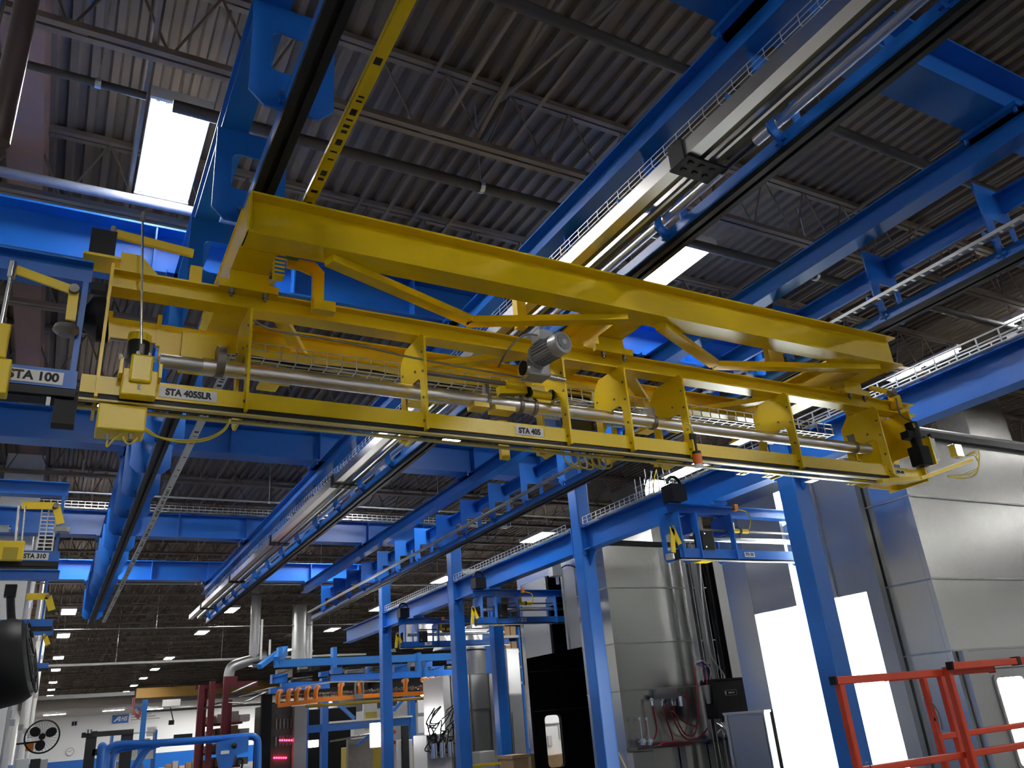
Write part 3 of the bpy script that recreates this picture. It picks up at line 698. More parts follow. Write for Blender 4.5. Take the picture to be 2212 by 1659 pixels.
q = PY(2018, 970, 3.70); MB().box(q.x - .02, q.x + .025, 3.69, 3.72, q.z - .09, q.z + .09).build('sensor_strip', WHITEP, arm)
MB().box(q.x - .04, q.x - .021, 3.69, 3.76, q.z - .13, q.z + .1).build('sensor_bracket', YEL, arm)
MB().cyl((q.x, 3.705, q.z + .09), (q.x, 3.705, q.z + .13), .015, 12).build('knob', BLK, arm)
q = PY(2068, 975, 3.70); MB().box(q.x - .05, q.x + .05, 3.68, 3.74, q.z - .05, q.z + .06).build('sensor_box', CHR, arm, bevel=.006)
for k in range(4):
    MB().tube(arc([PY(2085, 985, 3.69), PY(2105 + 3 * k, 985 - 4 * k, 3.68), PY(2112 - k, 1010 + 4 * k, 3.69), PY(2075, 1025 + 3 * k, 3.7), PY(2045, 1028, 3.71)]), .0035).build('cable', CABLE, arm, smooth=True)
gp(MB().tube(arc([PY(1918, 1010, 3.755), PY(1940, 1030, 3.755), PY(1985, 1037, 3.74), PY(2010, 1025, 3.72)]), .005), 'cable', CABLE, smooth=True)

# ================================================================ blue station tracks on the left, and carriers at the booths
def arm_link(par, piv, a_end, b_end, y, w=.05):
    m = MB().bar((piv[0], y, piv[1]), (a_end[0], y, a_end[1]), .012, w).bar((piv[0], y - .0, piv[1]), (b_end[0], y, b_end[1]), .012, w)
    o = m.build('link_arm', YEL, par)
    MB().cyl((piv[0], y - .03, piv[1]), (piv[0], y + .03, piv[1]), .022, 12).build('pivot_bolt', STEEL, o)
    return o
def left_track(lab, Y, xr, xl, body, lab_x, hw):
    t = thing('station_track', lab, 'station track', (xr - .5, Y, EYE + 1.5), 'left station tracks')
    MB().box(xl, xr, Y - .02, Y + .105, EYE + 1.60, EYE + 1.612).box(xl, xr, Y - .02, Y - .008, EYE + 1.525, EYE + 1.60).box(xl, xr, Y + .093, Y + .105, EYE + 1.525, EYE + 1.60).build('track_channel', BLUE, t)
    MB().box(xl, xr, Y, Y + .09, EYE + 1.48, EYE + 1.60).box(xl, xr, Y - .023, Y + .01, EYE + 1.485, EYE + 1.52).build('rail', BLKM, t)
    MB().ibeam((xl, Y + .08, EYE + 2.1), (xr + .0, Y + .08, EYE + 2.1), .11, .12, .01, .01).build('upper_beam', BLUE, t)
    MB().box(lab_x + .135, lab_x + .16, Y - .01, Y + .01, EYE + 1.61, EYE + 1.86).box(lab_x + .135, lab_x + .16, Y + .01, Y + .06, EYE + 1.84, EYE + 2.1).build('post', BLUE, t)
    if body: label_plate(t, lab_x - hw, lab_x + hw, Y - .0215, EYE + 1.535, EYE + 1.595, body, .056 * (hw / .115) ** .5, min(1, hw / .115))
    return t
s1 = left_track('blue overhead track marked STA 100 at the left edge', 3.80, -.045, -.62, 'STA 100', PY(72, 815, 3.78).x, .115)
pv, ae, be_ = PY(160, 628, 3.74), PY(28, 580, 3.74), PY(152, 692, 3.74)
arm_link(s1, (pv.x, pv.z), (ae.x, ae.z), (be_.x, be_.z), 3.74, .042)
e0, e1 = PY(28, 575, 3.73), PY(2, 708, 3.73)
o = MB().cyl(e0, e1, .010, 12).build('push_rod', CHR, s1, smooth=True); MB().cyl(e0 + V((0, 0, -.06)), e0 + V((0, 0, .02)), .018, 12).cyl(e1, e1 + V((0, 0, .05)), .017, 12).build('rod_end', CHR, o, smooth=True)
q = PY(143, 712, 3.76); MB().lathe((q.x, q.y, q.z - .03), (q.x + .0, q.y, q.z + .015), [(0, .03), (.5, .055), (1, .05)], 18).build('stop_wheel', STEEL, s1, smooth=True)
p0, p1 = PY(172, 690, 3.9), PY(229, 690, 3.9); MB().lathe(p0, p1, [(0, .03), (.55, .11), (1, .115)], 20).build('alignment_cone', DARK, s1, smooth=True)
q = PY(12, 800, 3.74); MB().box(q.x - .2, q.x + .02, 3.70, 3.78, q.z - .12, q.z + .04).box(q.x - .2, q.x - .005, 3.69, 3.72, q.z + .04, q.z + .2).build('stop_block', YEL, s1, bevel=.006)
q = PY(140, 885, 3.84); o = MB().box(q.x - .045, q.x + .045, 3.8, 3.88, q.z - .08, q.z + .05).build('end_stop', BLK, s1)
q = PY(104, 868, 3.8); MB().box(q.x - .008, q.x + .008, 3.79, 3.8, q.z - .02, q.z + .02).build('bracket', WHITEP, s1)
p0, p1 = PY(187, 606, 3.95), PY(231, 630, 3.95); MB().box(p0.x, p1.x, 3.95, 4.0, p1.z, p0.z).build('connector_box', BLK, s1)
s2 = left_track('blue overhead track marked STA 310, below and beyond the first one', 7.65, -.03, -.7, 'STA 310', PY(75, 1200, 7.6).x, .10)
pv, ae, be_ = PY(121, 1093, 7.6), PY(48, 1092, 7.6), PY(131, 1132, 7.6)
arm_link(s2, (pv.x, pv.z), (ae.x, ae.z), (be_.x, be_.z), 7.6, .06)
q = PY(134, 1145, 7.6); MB().cyl((q.x, q.y, q.z - .02), (q.x, q.y, q.z + .02), .06, 16).build('stop_wheel', GALVD, s2, smooth=True)
for px_ in (42, 55): MB().cyl(PY(px_, 1093, 7.6), PY(px_ - 8, 1175, 7.6), .014 if px_ < 50 else .009, 10).build('push_rod', CHR, s2, smooth=True)
p0, p1 = PY(0, 1170, 7.55), PY(48, 1212, 7.55); o = MB().box(p0.x - .1, p1.x, 7.5, 7.57, p1.z, p0.z).build('stop_block', YEL, s2, bevel=.006)
q0, q1 = PY(8, 1182, 7.49), PY(36, 1210, 7.49); MB().box(q0.x, q1.x, 7.488, 7.5, q1.z, q0.z).build('recess', MACHG, o)
m = MB(); p0, p1 = PY(106, 1100, 7.7), PY(94, 1190, 7.7)
for dx in (-.05, 0, .06): m.cyl(p0 + V((dx, 0, 0)), p1 + V((dx, 0, 0)), .006, 6)
for k in range(12): 
    c = p0.lerp(p1, k / 11); m.bar(c - V((.05, 0, 0)), c + V((.06, 0, 0)), .008, .008)
m.build('wire_drop', WIRE, s2)
s3 = left_track('short blue track with a bent yellow arm, lowest of the left tracks', 11.6, -.02, -.72, '', PY(70, 1275, 11.5).x, 0)
pv, ae, be_ = PY(104, 1288, 11.5), PY(57, 1289, 11.5), PY(112, 1318, 11.5); arm_link(s3, (pv.x, pv.z), (ae.x, ae.z), (be_.x, be_.z), 11.5, .08)
s4 = left_track('small blue track farthest along the left wall', 17.0, .0, -.72, '', -.3, 0)
pv, ae, be_ = PY(97, 1375, 16.9), PY(92, 1374, 16.9), PY(104, 1393, 16.9); arm_link(s4, (pv.x, pv.z), (ae.x, ae.z), (be_.x, be_.z), 16.9, .08)

def carrier(lab, Y, x0, x1, plates, body, lx, zb, sc=1.):
    t = thing('carrier_frame', lab, 'carrier', ((x0 + x1) / 2, Y, EYE + zb), 'blue carriers at the booths')
    zt = EYE + 2.3; z0 = EYE + zb
    MB().ibeam((x0, Y + .1, zt - .11), (x1, Y + .1, zt - .11), .13, .12, .01, .01).build('upper_beam', BLUE, t)
    MB().box(x0, x1, Y - .02, Y + .12, z0 + .13, z0 + .142).box(x0, x1, Y - .02, Y - .008, z0 + .03, z0 + .13).build('track_channel', BLUE, t)
    MB().box(x0, x1, Y, Y + .1, z0 + .012, z0 + .13).build('rail', BLKM, t); MB().box(x0, x1, Y - .024, Y + .02, z0, z0 + .010).build('rail_lip', ALU, t)
    for x in plates:
        MB().ext([(Y - .045, z0 + .02), (Y + .28, z0 + .02), (Y + .33, z0 + .07), (Y + .33, zt - .13), (Y + .25, zt - .11), (Y - .045, zt - .11)], (x + .02, 0, 0), (x, 0, 0), (0, 0, 1), [rrect(Y + .03, Y + .26, z0 + .15, z0 + .36, .04)]).build('hanger_plate', BLUE, t)
    MB().box(7.0, 7.26, Y - .06, Y + .26, zt, EYE + 2.343).build('beam_clamp', BLUE, t)
    MB().cyl((plates[0] + .1, Y + .12, z0 + .30), (x1 - .05, Y + .12, z0 + .30), .035, 14).build('roller_tube', ALU, t, smooth=True)
    MB().cyl((plates[1], Y + .08, z0 + .40), (x1 - .05, Y + .08, z0 + .40), .015, 10).build('drive_shaft', STEEL, t)
    y_ = MB().cyl((plates[2] + .03, Y + .06, z0 + .40), (plates[2] + .35, Y + .06, z0 + .40), .03, 12).cyl((plates[2] + .1, Y + .06, z0 + .4), (plates[2] + .1, Y + .06, z0 + .5), .03, 10).build('yoke', YEL, t, smooth=True)
    MB().cyl((plates[2] + .2, Y + .06, z0 + .4), (plates[2] + .23, Y + .06, z0 + .4), .038, 12).build('collar', BLK, y_)
    label_plate(t, lx - .085, lx + .085, Y - .026, z0 + .055, z0 + .115, body, .05, .8)
    mb = MB().box(plates[1] + .03, plates[1] + .23, Y - .05, Y + .1, z0 + .12, z0 + .36).build('drive_motor', BLK, t, bevel=.01)
    each(MB().cyl((plates[1] + .08, Y - .055, z0 + .32), (plates[1] + .08, Y - .05, z0 + .32), .012, 8).cyl((plates[1] + .08, Y - .055, z0 + .16), (plates[1] + .08, Y - .05, z0 + .16), .012, 8), 'bolt', CHR, mb)
    xa = x0 - .1
    arm_link(t, (xa + .02, zt - .32), (xa - .02, zt - .62), (xa + .1, zt - .52), Y - .04, .06)
    MB().cyl((xa - .08, Y - .04, zt - .70), (xa - .08, Y - .04, zt - .64), .05, 12).build('stop_wheel', GALVD, t)
    MB().box(plates[0] + .25, plates[0] + .45, Y - .03, Y + .1, z0 - .012, z0).build('foot_tab', YEL, t)
    b = MB().box(x0 - .02, x0 + .2, Y - .08, Y + .12, zt + .02, zt + .22).build('cable_reel', BLK, t)
    MB().tube([(x0 + .09 + .1 * math.cos(a), Y, zt + .24 + .09 * math.sin(a)) for a in [math.pi * k / 10 for k in range(11)]], .02, 8).build('cable_loop', BLK, b, smooth=True)
    q = plates[2] + .1
    o = MB().box(q, q + .06, Y - .05, Y, zt - .06, zt + .02).build('plug', ORG, t)
    MB().tube(arc([(q + .06, Y - .03, zt - .04), (q + .2, Y - .05, zt - .08), (q + .22, Y - .05, zt - .2), (q + .18, Y - .03, zt - .3)]), .008).build('cable', CABLE, o)
    return t
carrier('hanging blue carrier marked STA 505 in front of the glowing booth', 7.34, 6.40, 8.9, (6.44, 6.72, 7.29, 8.6), 'STA 505', PY(1622, 1202, 7.3).x, 1.60)
carrier('hanging blue carrier marked STA 500 at the dark booth doorway', 13.5, 6.75, 8.75, (6.85, 7.15, 7.62, 8.45), 'STA 500', PY(1127, 1339, 13.5).x, 1.66)
carrier('hanging blue carrier farthest away, between two blue columns', 17.2, 6.7, 9.4, (6.8, 7.1, 7.6, 9.1), 'STA', 7.35, 1.66)
# ================================================================ galvanized booths on the right
XB, ZB = 8.5, EYE + 2.87
SEAMS = (2.05, 1.10, .33)
def booth(name, lab, yc, yn, yf, ye, depth, slot, lining, flapz, win=None):
    # yc near corner, yn..yf door opening, ye far corner
    t = thing(name, lab, 'booth', (XB + depth / 2, (yc + ye) / 2, 0), 'galvanized booths')
    x1 = XB + depth; th = .06
    # side wall with the opening
    for ya, yb, nm in ((yc, yn, 'side_panel'), (yf, ye, 'side_panel')):
        MB().box(XB, XB + th, ya, yb, 0, ZB).build(nm, GALV, t)
    MB().box(XB, XB + th, yn, yf, EYE + 2.62, ZB).build('header_panel', GALV, t)
    for ya, yb in ((yn, slot[0]), (slot[1], yf)):
        MB().box(XB + .005, XB + .03, ya, yb, flapz, EYE + 2.62).build('door_flap', GALVD, t)
        e = yb if ya == yn else ya
        f = MB().box(XB - .02, XB + .035, e - .03, e + .03, flapz, EYE + 2.62).build('flap_edge', GALVD, t)
        b = MB()
        for k in range(10): b.cyl((XB - .026, e, flapz + .1 + .15 * k), (XB - .02, e, flapz + .1 + .15 * k), .008, 6)
        each(b, 'rivet', CHR, f)
    # front wall (faces the viewer) in sheets with standing seams
    zz = [0] + sorted(EYE + s for s in SEAMS) + [ZB]
    for k in range(len(zz) - 1):
        MB().box(XB, x1, yc, yc + th, zz[k] + (.012 if k else 0), zz[k + 1] - .012).build('front_sheet', GALV, t)
    for z in zz[1:-1]:
        MB().box(XB + .0, x1, yc - .02, yc + .05, z - .010, z + .010).build('seam_rail', GALVD, t)
        MB().box(XB - .015, XB, yc, yn, z - .012, z + .006).build('seam_rail', GALVD, t)
    MB().box(XB - .012, XB + .05, yc - .012, yc + .05, 0, ZB).build('corner_trim', GALV, t)
    if win: MB().ext(rect(XB + .06, x1 - .06, 0, ZB - .06), (0, ye - th, 0), (0, ye, 0), (0, 0, 1), [win]).build('far_panel', lining, t)
    MB().box(x1 - th, x1, yc, ye, 0, ZB).box(XB + .03, x1, ye - th, ye, 0, .001 if win else ZB).build('back_panel', GALVD, t)
    MB().box(XB, x1, yc, ye, ZB - .05, ZB).build('roof', GALVD, t)
    MB().box(XB - .06, x1, yc - .06, yc, ZB - .06, ZB + .02).box(XB - .06, XB, yc, ye, ZB - .06, ZB + .02).build('roof_edge', BLKM, t)
    # lining
    MB().box(XB + th, x1 - th, yc + th, yc + th + .01, 0, ZB - .05).box(XB + th, x1 - th, ye - th - .01, ye - th, 0, .001 if win else ZB - .05).box(x1 - th - .01, x1 - th, yc + th, ye - th, 0, ZB - .05).box(XB + th, x1 - th, yc + th, ye - th, .0, .02).box(XB + th, x1 - th, yc + th, ye - th, ZB - .07, ZB - .05).box(XB + th, XB + th + .01, yc + th, yn, 0, ZB - .06).box(XB + th, XB + th + .01, yf, ye - th, 0, ZB - .06).build('inner_lining', lining, t)
    return t
b2 = booth('spray_booth', 'large galvanized booth with a glowing white doorway at the right', 5.66, 6.48, 8.40, 8.86, 3.6, (6.98, 7.64), mat('bright_lining', (.93, .95, .95), .6), EYE + 1.1)
wy = 14.93
p0, p1 = PY(1176, 1546, wy), PY(1221, 1655, wy)
xa_, xb_ = p1.x - .39, p1.x
b1 = booth('drying_booth', 'galvanized booth with a black doorway, behind the blue carrier', 11.78, 12.78, 14.86, 15.0, 2.3, (13.22, 13.84), DARK, EYE + 1.16, rrect(xa_, xb_, p1.z, p0.z, .08))
# tubes inside the bright booth: upright strip lights along its far walls
for k in range(7):
    z = .35 + .4 * k
    MB().box(11.94, 11.99, 6.0, 8.6, z - .09, z + .09).build('light_strip', LAMPS, b2)
for k in range(4):
    MB().box(9 + .75 * k - .12, 9 + .75 * k + .12, 5.9, 8.6, ZB - .12, ZB - .09).build('light_strip', LAMPS, b2)
for k in range(5):
    MB().box(9.0 + .6 * k - .1, 9.0 + .6 * k + .1, 8.76, 8.785, .2, 3.6).build('light_strip', LAMPS, b2)
# black folded post beside the bright opening, with torn foil edge
tag(MB().box(XB - .12, XB - .026, 6.24, 6.36, 0, EYE + 2.5).box(XB - .09, XB - .07, 6.30, 6.46, 0, EYE + 2.5).build('steel_post', GALVD), 'dull steel post standing right of the glowing doorway', 'post')
# front of the bright booth: access door frame and lit window at lower right
q = lambda x, y: PY(x, y, 5.66)
d0, d1 = q(2060, 1412), q(2212, 1440)
dr = MB().box(d0.x + .04, d0.x + .14, 5.58, 5.655, 0, EYE + .32).box(d0.x + .14, 10.7, 5.58, 5.655, EYE + .2, EYE + .31).build('access_frame', GALVD, b2)
MB().box(d0.x + .17, 10.2, 5.60, 5.655, EYE - .9, EYE + .17).build('access_door', GALVD, b2)
MB().box(d0.x + .2, 10.1, 5.594, 5.60, EYE + .115, EYE + .122).build('door_gap', BLK, b2)
w0, w1 = PY(2115, 1478, 5.6), PY(2160, 1620, 5.6)
MB().box(9.02, 9.52, 5.588, 5.6, EYE - .85, EYE + .02).build('lit_window', LAMPS, b2)
MB().ext(rrect(8.98, 9.56, EYE - .9, EYE + .06, .06), (0, 5.58, 0), (0, 5.60, 0), (0, 0, 1), [rrect(9.02, 9.52, EYE - .85, EYE + .02, .05)]).build('window_frame', GALVD, b2)
# dark doorway: far inner door with a window
MB().ext(rrect(xa_ - .03, xb_ + .03, p1.z - .03, p0.z + .03, .1), (0, wy - .02, 0), (0, wy + .02, 0), (0, 0, 1), [rrect(xa_, xb_, p1.z, p0.z, .08)]).build('window_gasket', BLK, b1)
for z in (EYE + .9, EYE + .15, EYE + 1.9): MB().box(XB + .1, XB + 2.2, wy - .004, wy + .01, z, z + .012).build('lining_seam', STEEL, b1)
tag(MB().box(9.45, 11.2, 16.6, 16.66, 0, 2.6).build('white_partition', WHITEP), 'white partition seen through the rounded window of the dark booth', 'partition')
p = PY(1200, 1650, 16.3); tag(MB().box(p.x - .5, p.x + .6, 16.2, 16.59, 0, PY(1200, 1630, 16.3).z).build('carton', CARD), 'brown carton seen through the rounded window of the dark booth', 'box')
for k, (x, y, w, h) in enumerate(((1196, 1562, .4, .02), (1212, 1580, .12, .3), (1188, 1600, .1, .2))):
    p = PY(x, y, 16.58); tag(MB().box(p.x - w / 2, p.x + w / 2, 16.57, 16.599, p.z - h / 2, p.z + h / 2).build('wall_sheet', LGREY), 'grey sheet pinned up beyond the rounded window, %s' % ('a thin strip at the top', 'at the upper right', 'at the lower left')[k], 'notice', 'sheets beyond the rounded window')
q = V((10.2, 15.6, 3.2)); t = thing('strip_light', 'hidden strip light added to brighten the partition behind the dark booth', 'strip light', q, 'far strip lights')  # added out of sight to brighten the partition
MB().box(9.4, 11.2, 15.5, 15.6, 3.2, 3.23).build('diffuser', LAMP, t); MB().box(9.35, 11.25, 15.45, 15.65, 3.23, 3.3).build('housing', WHITEP, t)
for x in (9.5, 10.7): MB().box(x, x + .04, 15.0, 15.65, 3.30, 3.33).build('bracket', WIRE, t)
# steel strip post between the two booths, recess with channels and conduits
t = thing('channel_stack', 'tall dark steel channels with punched holes in the gap between the booths', 'channels', (10.6, 11.5, 0))
for k, (px_, w, mt) in enumerate(((1505, .1, GALVD), (1528, .14, GALVD), (1556, .16, BLKM))):
    p = PY(px_, 1400, 11.55)
    MB().ext([(-w / 2, 0), (w / 2, 0), (w / 2, -.1), (w / 2 - .012, -.1), (w / 2 - .012, -.012), (-w / 2 + .012, -.012), (-w / 2 + .012, -.1), (-w / 2, -.1)], (p.x, 11.55, 0), (p.x, 11.55, ZB - .05), (0, 1, 0)).build('channel', mt, t)
p = PY(1528, 1400, 11.55); b = MB()
for k in range(9): b.cyl((p.x + .02, 11.54, 1.8 + .27 * k), (p.x + .02, 11.549, 1.8 + .27 * k), .014, 8)
each(b, 'punched_hole', BLK, t)
pl = [PY(1512, 1215, 11.4), PY(1518, 1300, 11.4), PY(1530, 1390, 11.4), PY(1540, 1425, 11.4), PY(1562, 1455, 11.4), PY(1565, 1470, 11.4)]
tag(MB().tube(arc(pl), .016, 8).build('conduit', GALVD, smooth=True), 'bent galvanized conduit in the gap between the booths', 'conduit')
MB().box(10.87, 12.1, 11.72, 11.775, 0, ZB).build('back_sheet', GALVD, t)
# ducts on the roofs
def duct(lab, pts, mt=GALV):
    t = thing('roof_duct', lab, 'air duct', pts[0], 'galvanized ducts above the booths')
    return t
t = duct('big square galvanized duct on the booth roof, near the amber beacon', (PY(1430, 1080, 13),))
p = PY(1385, 1090, 13.0); e = PY(1495, 1085, 13.0)
MB().box(p.x, e.x, 12.8, 14, ZB, EYE + 4.5).build('duct', GALV, t); MB().box(p.x - .05, e.x + .05, 12.75, 14.05, EYE + 4.0, EYE + 4.05).build('flange', GALVD, t)
t = duct('galvanized duct elbow with a round port, left of the amber beacon', (PY(1290, 1130, 15.5),))
p = PY(1258, 1135, 15.5); e = PY(1375, 1140, 15.5)
MB().ext([(p.x, ZB), (e.x, ZB), (e.x, EYE + 4.1), (p.x + .35, EYE + 4.15), (p.x - .1, EYE + 3.9), (p.x - .1, EYE + 3.6)], (0, 15.4, 0), (0, 16.6, 0)).build('duct', GALV, t)
q = PY(1338, 1130, 15.35); MB().cyl((q.x, 15.3, q.z), (q.x, 15.42, q.z), .38, 24).build('round_port', GALVD, t, smooth=True)
t = duct('flat galvanized duct rising to the roof at the right edge', (PY(2120, 930, 7.2),))
p, e = PY(2095, 890, 6.9), PY(2180, 890, 6.9)
MB().box(p.x, e.x, 7.0, 7.5, ZB, ZROOF - .1).build('duct', GALV, t); MB().box(p.x - .03, e.x + .03, 6.97, 7.53, ZB + .5, ZB + .54).build('flange', GALVD, t)
for k in range(2):
    z = ZB + .14 + .1 * k
    tag(MB().tube([(8.6, 5.9 + .1 * k, z), (14, 5.9 + .1 * k, z)], .03, 8).build('conduit', GALVD, smooth=True), ('lower', 'upper')[k] + ' grey conduit lying along the bright booth roof', 'conduit', 'conduits on the booth roof')
for k in range(3):
    tag(MB().tube([(7.6, 15.6 + .18 * k, EYE + 3.02 + .06 * k), (13, 15.6 + .18 * k, EYE + 3.02 + .06 * k)], .03, 8).build('white_pipe', WHITE, smooth=True), 'white pipe running behind the square ducts, %s of three' % ('lowest', 'middle', 'highest')[k], 'pipe', 'white pipes behind the ducts')
# light box over the dark doorway
q = PY(1197, 1232, 12.4)
t = thing('control_box', 'small grey control box hanging at the top of the dark doorway', 'control box', q)
MB().box(q.x - .1, q.x + .1, 12.3, 12.45, q.z - .12, q.z + .13).build('box', LGREY, t, bevel=.01); MB().cyl((q.x + .05, 12.4, q.z - .25), (q.x + .05, 12.4, q.z - .12), .03, 10).build('socket', WHITEP, t)
MB().tube(arc([(q.x + .1, 12.4, q.z), (q.x + .3, 12.4, q.z + .1), (XB - .03, 12.55, q.z + .06)]), .012).build('cable', BLK, t)

# ---------------------------------------------------------------- air manifold, hoses, cabinet on the dark booth's front wall
YW = 11.70
def W(x, y, d=0.): return PY(x, y, YW - d)
t = thing('air_manifold', 'grey air manifold with red hoses on the galvanized wall', 'manifold', W(1435, 1510))
a, b = W(1412, 1507), W(1462, 1503)
MB().box(a.x, b.x, YW - .1, YW - .03, a.z - .03, a.z + .05).build('bar', GREY, t)
a2, b2_ = W(1415, 1489), W(1460, 1487); MB().box(a2.x, b2_.x, YW - .03, YW + .07, a.z, a2.z).build('mount_plate', GALVD, t)
for x in (1408, 1430, 1452, 1458):
    v = W(x, 1512, .06); MB().cyl((v.x, v.y, v.z - .09), (v.x, v.y, v.z + .03), .022, 10).box(v.x - .03, v.x + .03, v.y - .02, v.y + .02, v.z - .02, v.z + .02).build('valve', CHR, t)
v = W(1471, 1512, .08); MB().cyl((v.x, v.y, v.z - .1), (v.x, v.y, v.z + .06), .055, 14).build('filter_bowl', CHR, t, smooth=True)
for k, pts in enumerate((((1410, 1525), (1416, 1555), (1418, 1580), (1412, 1598)), ((1433, 1522), (1440, 1555), (1452, 1590), (1453, 1600)), ((1440, 1520), (1458, 1560), (1475, 1590), (1492, 1598), (1515, 1588), (1532, 1565), (1537, 1530)), ((1452, 1520), (1465, 1560), (1480, 1585), (1498, 1588), (1506, 1565), (1508, 1520), (1500, 1440)), ((1468, 1500), (1480, 1505), (1488, 1515)), ((1450, 1535), (1480, 1560), (1505, 1570)))):
    MB().tube(arc([W(x, y, .06 + .02 * (k % 3)) for x, y in pts]), .013).build('red_hose', REDH, t, smooth=True)
t = thing('regulator_stand', 'small chrome regulators with gauges below the red hoses', 'regulator', W(1405, 1600))
for x, k in ((1387, .8), (1402, 1)):
    v = W(x, 1592, .1); MB().cyl((v.x, v.y, v.z - .1), (v.x, v.y, v.z + .28), .008, 8).cyl((v.x, v.y, v.z - .12), (v.x, v.y, v.z - .02), .045, 14).cyl((v.x, v.y, v.z + .26), (v.x, v.y, v.z + .3), .03, 14).build('regulator', CHR, t, smooth=True)
    MB().cyl((v.x, v.y - .05, v.z - .06), (v.x, v.y - .045, v.z - .06), .03, 12).build('gauge', WHITEP, t)
a, b = W(1380, 1602, .1), W(1414, 1599, .1); MB().cyl(a, b, .016, 10).build('pipe', CHR, t)
a, b = W(1360, 1612), W(1570, 1600)
t = tag(MB().box(a.x, 11.0, YW - .2, YW + .06, a.z - .06, a.z - .03).build('wall_shelf', DIRT), 'narrow grimy shelf under the red hoses', 'shelf')
for k in range(5):
    tag(MB().tube(arc([W(1405 + 5 * k, 1615 - k, .12 + .02 * k), W(1440, 1612 - 2 * k, .14), W(1480 + 8 * k, 1610 - 2 * k, .12)]), .018).build('coiled_hose', REDH, smooth=True), 'red hose lying in a heap on the grimy shelf', 'hose', 'red hoses on the shelf')
for k in range(4):
    tag(MB().tube(arc([W(1515 + 3 * k, 1602, .12), W(1535, 1606 - 3 * k, .15), W(1562 + 2 * k, 1598 - 4 * k, .12)]), .012).build('coiled_hose', BLUH, smooth=True), 'blue air line lying at the right end of the shelf', 'hose', 'blue air lines on the shelf')
a, b = W(1356, 1617), W(1407, 1659)
tag(MB().box(a.x, b.x, YW - .12, YW + .06, 0, a.z - .07).build('wall_cladding', GALVD), 'plain galvanized panel low on the wall beside the dark doorway corner', 'panel')
for k, x in enumerate((1482, 1545)):
    c = W(x, 1640); tag(MB().box(c.x - .06, c.x + .06, YW - .1, YW + .06, 0, a.z - .07).build('shelf_support', GALVD), ('upright steel leg below the middle of the hose shelf', 'upright steel leg below the right end of the hose shelf')[k], 'leg')
# black control box with its label
YC = 11.0
a, b = PY(1545, 1468, YC), PY(1610, 1540, YC)
t = thing('control_cabinet', 'black control cabinet with a small printed label in the gap between booths', 'control cabinet', (a + b) / 2)
MB().box(a.x - .05, b.x + .1, YC, YC + .3, b.z - .05, a.z - .02).build('cabinet', BLK, t, bevel=.01); MB().box(a.x - .06, b.x + .11, YC - .02, YC + .32, a.z - .02, a.z + .01).build('lid', DARK, t)
a, b = PY(1565, 1492, YC), PY(1591, 1500, YC); o = MB().box(a.x, b.x, YC - .004, YC, b.z, a.z).build('label_plate', DARK, t)
MB().ext(rect(a.x - .004, b.x + .004, b.z - .004, a.z + .004), (0, YC - .006, 0), (0, YC - .003, 0), (0, 0, 1), [rect(a.x, b.x, b.z, a.z)]).build('border', LGREY, o)
for x0_, x1_ in ((.3, .62), (.68, .82)): MB().box(a.x + (b.x - a.x) * x0_, a.x + (b.x - a.x) * x1_, YC - .006, YC - .004, (a.z + b.z) / 2 - .012, (a.z + b.z) / 2 + .012).build('printed_mark', GREY, o)
MB().ext(rrect(a.x + .006, a.x + .03, b.z + .012, a.z - .012, .008), (0, YC - .006, 0), (0, YC - .004, 0)).build('symbol', LGREY, o)
v = PY(1527, 1460, 11.2)
t = thing('spray_gun_rack', 'rack of tangled tubing and fittings left of the black cabinet', 'rack', v)
MB().bar(PY(1512, 1478, 11.2), PY(1538, 1474, 11.15), .03, .05).bar(PY(1530, 1435, 11.2), PY(1535, 1478, 11.2), .04, .04, (0, 1, 0)).build('bracket', BLK, t)
MB().tube([(v.x + .14 * math.cos(a_), 11.18, v.z + .16 * math.sin(a_)) for a_ in [math.pi * k / 9 for k in range(19)]], .012).build('tube_coil', GREY, t, smooth=True)
MB().cyl(PY(1525, 1480, 11.15), PY(1532, 1520, 11.15), .09, 14, .04).build('funnel', GALVD, t, smooth=True)
for k in range(4):
    MB().tube(arc([PY(1500 + 4 * k, 1432 + 3 * k, 11.15), PY(1520, 1428 + 5 * k, 11.1), PY(1535 - 3 * k, 1450 + 6 * k, 11.15), PY(1528, 1490 + 8 * k, 11.15)]), .009).build('tube', (LGREY, BLK, BLUH, REDH)[k], t, smooth=True)
v = PY(1560, 1575, 11.0); m = MB()
for k in range(5): m.tube(arc([v + V((-.1 + .05 * k, 0, .1)), v + V((.02 * k, -.05, 0)), v + V((.06, -.02, -.12 + .04 * k))]), .01)
m.cyl(v + V((-.14, 0, -.05)), v + V((.02, 0, .03)), .02, 10).cyl(v + V((0, 0, -.12)), v + V((.06, 0, -.01)), .018, 10); tag(m.build('fittings', CHR, smooth=True), 'tangle of chrome fittings left of the galvanized cabinet top', 'fittings')
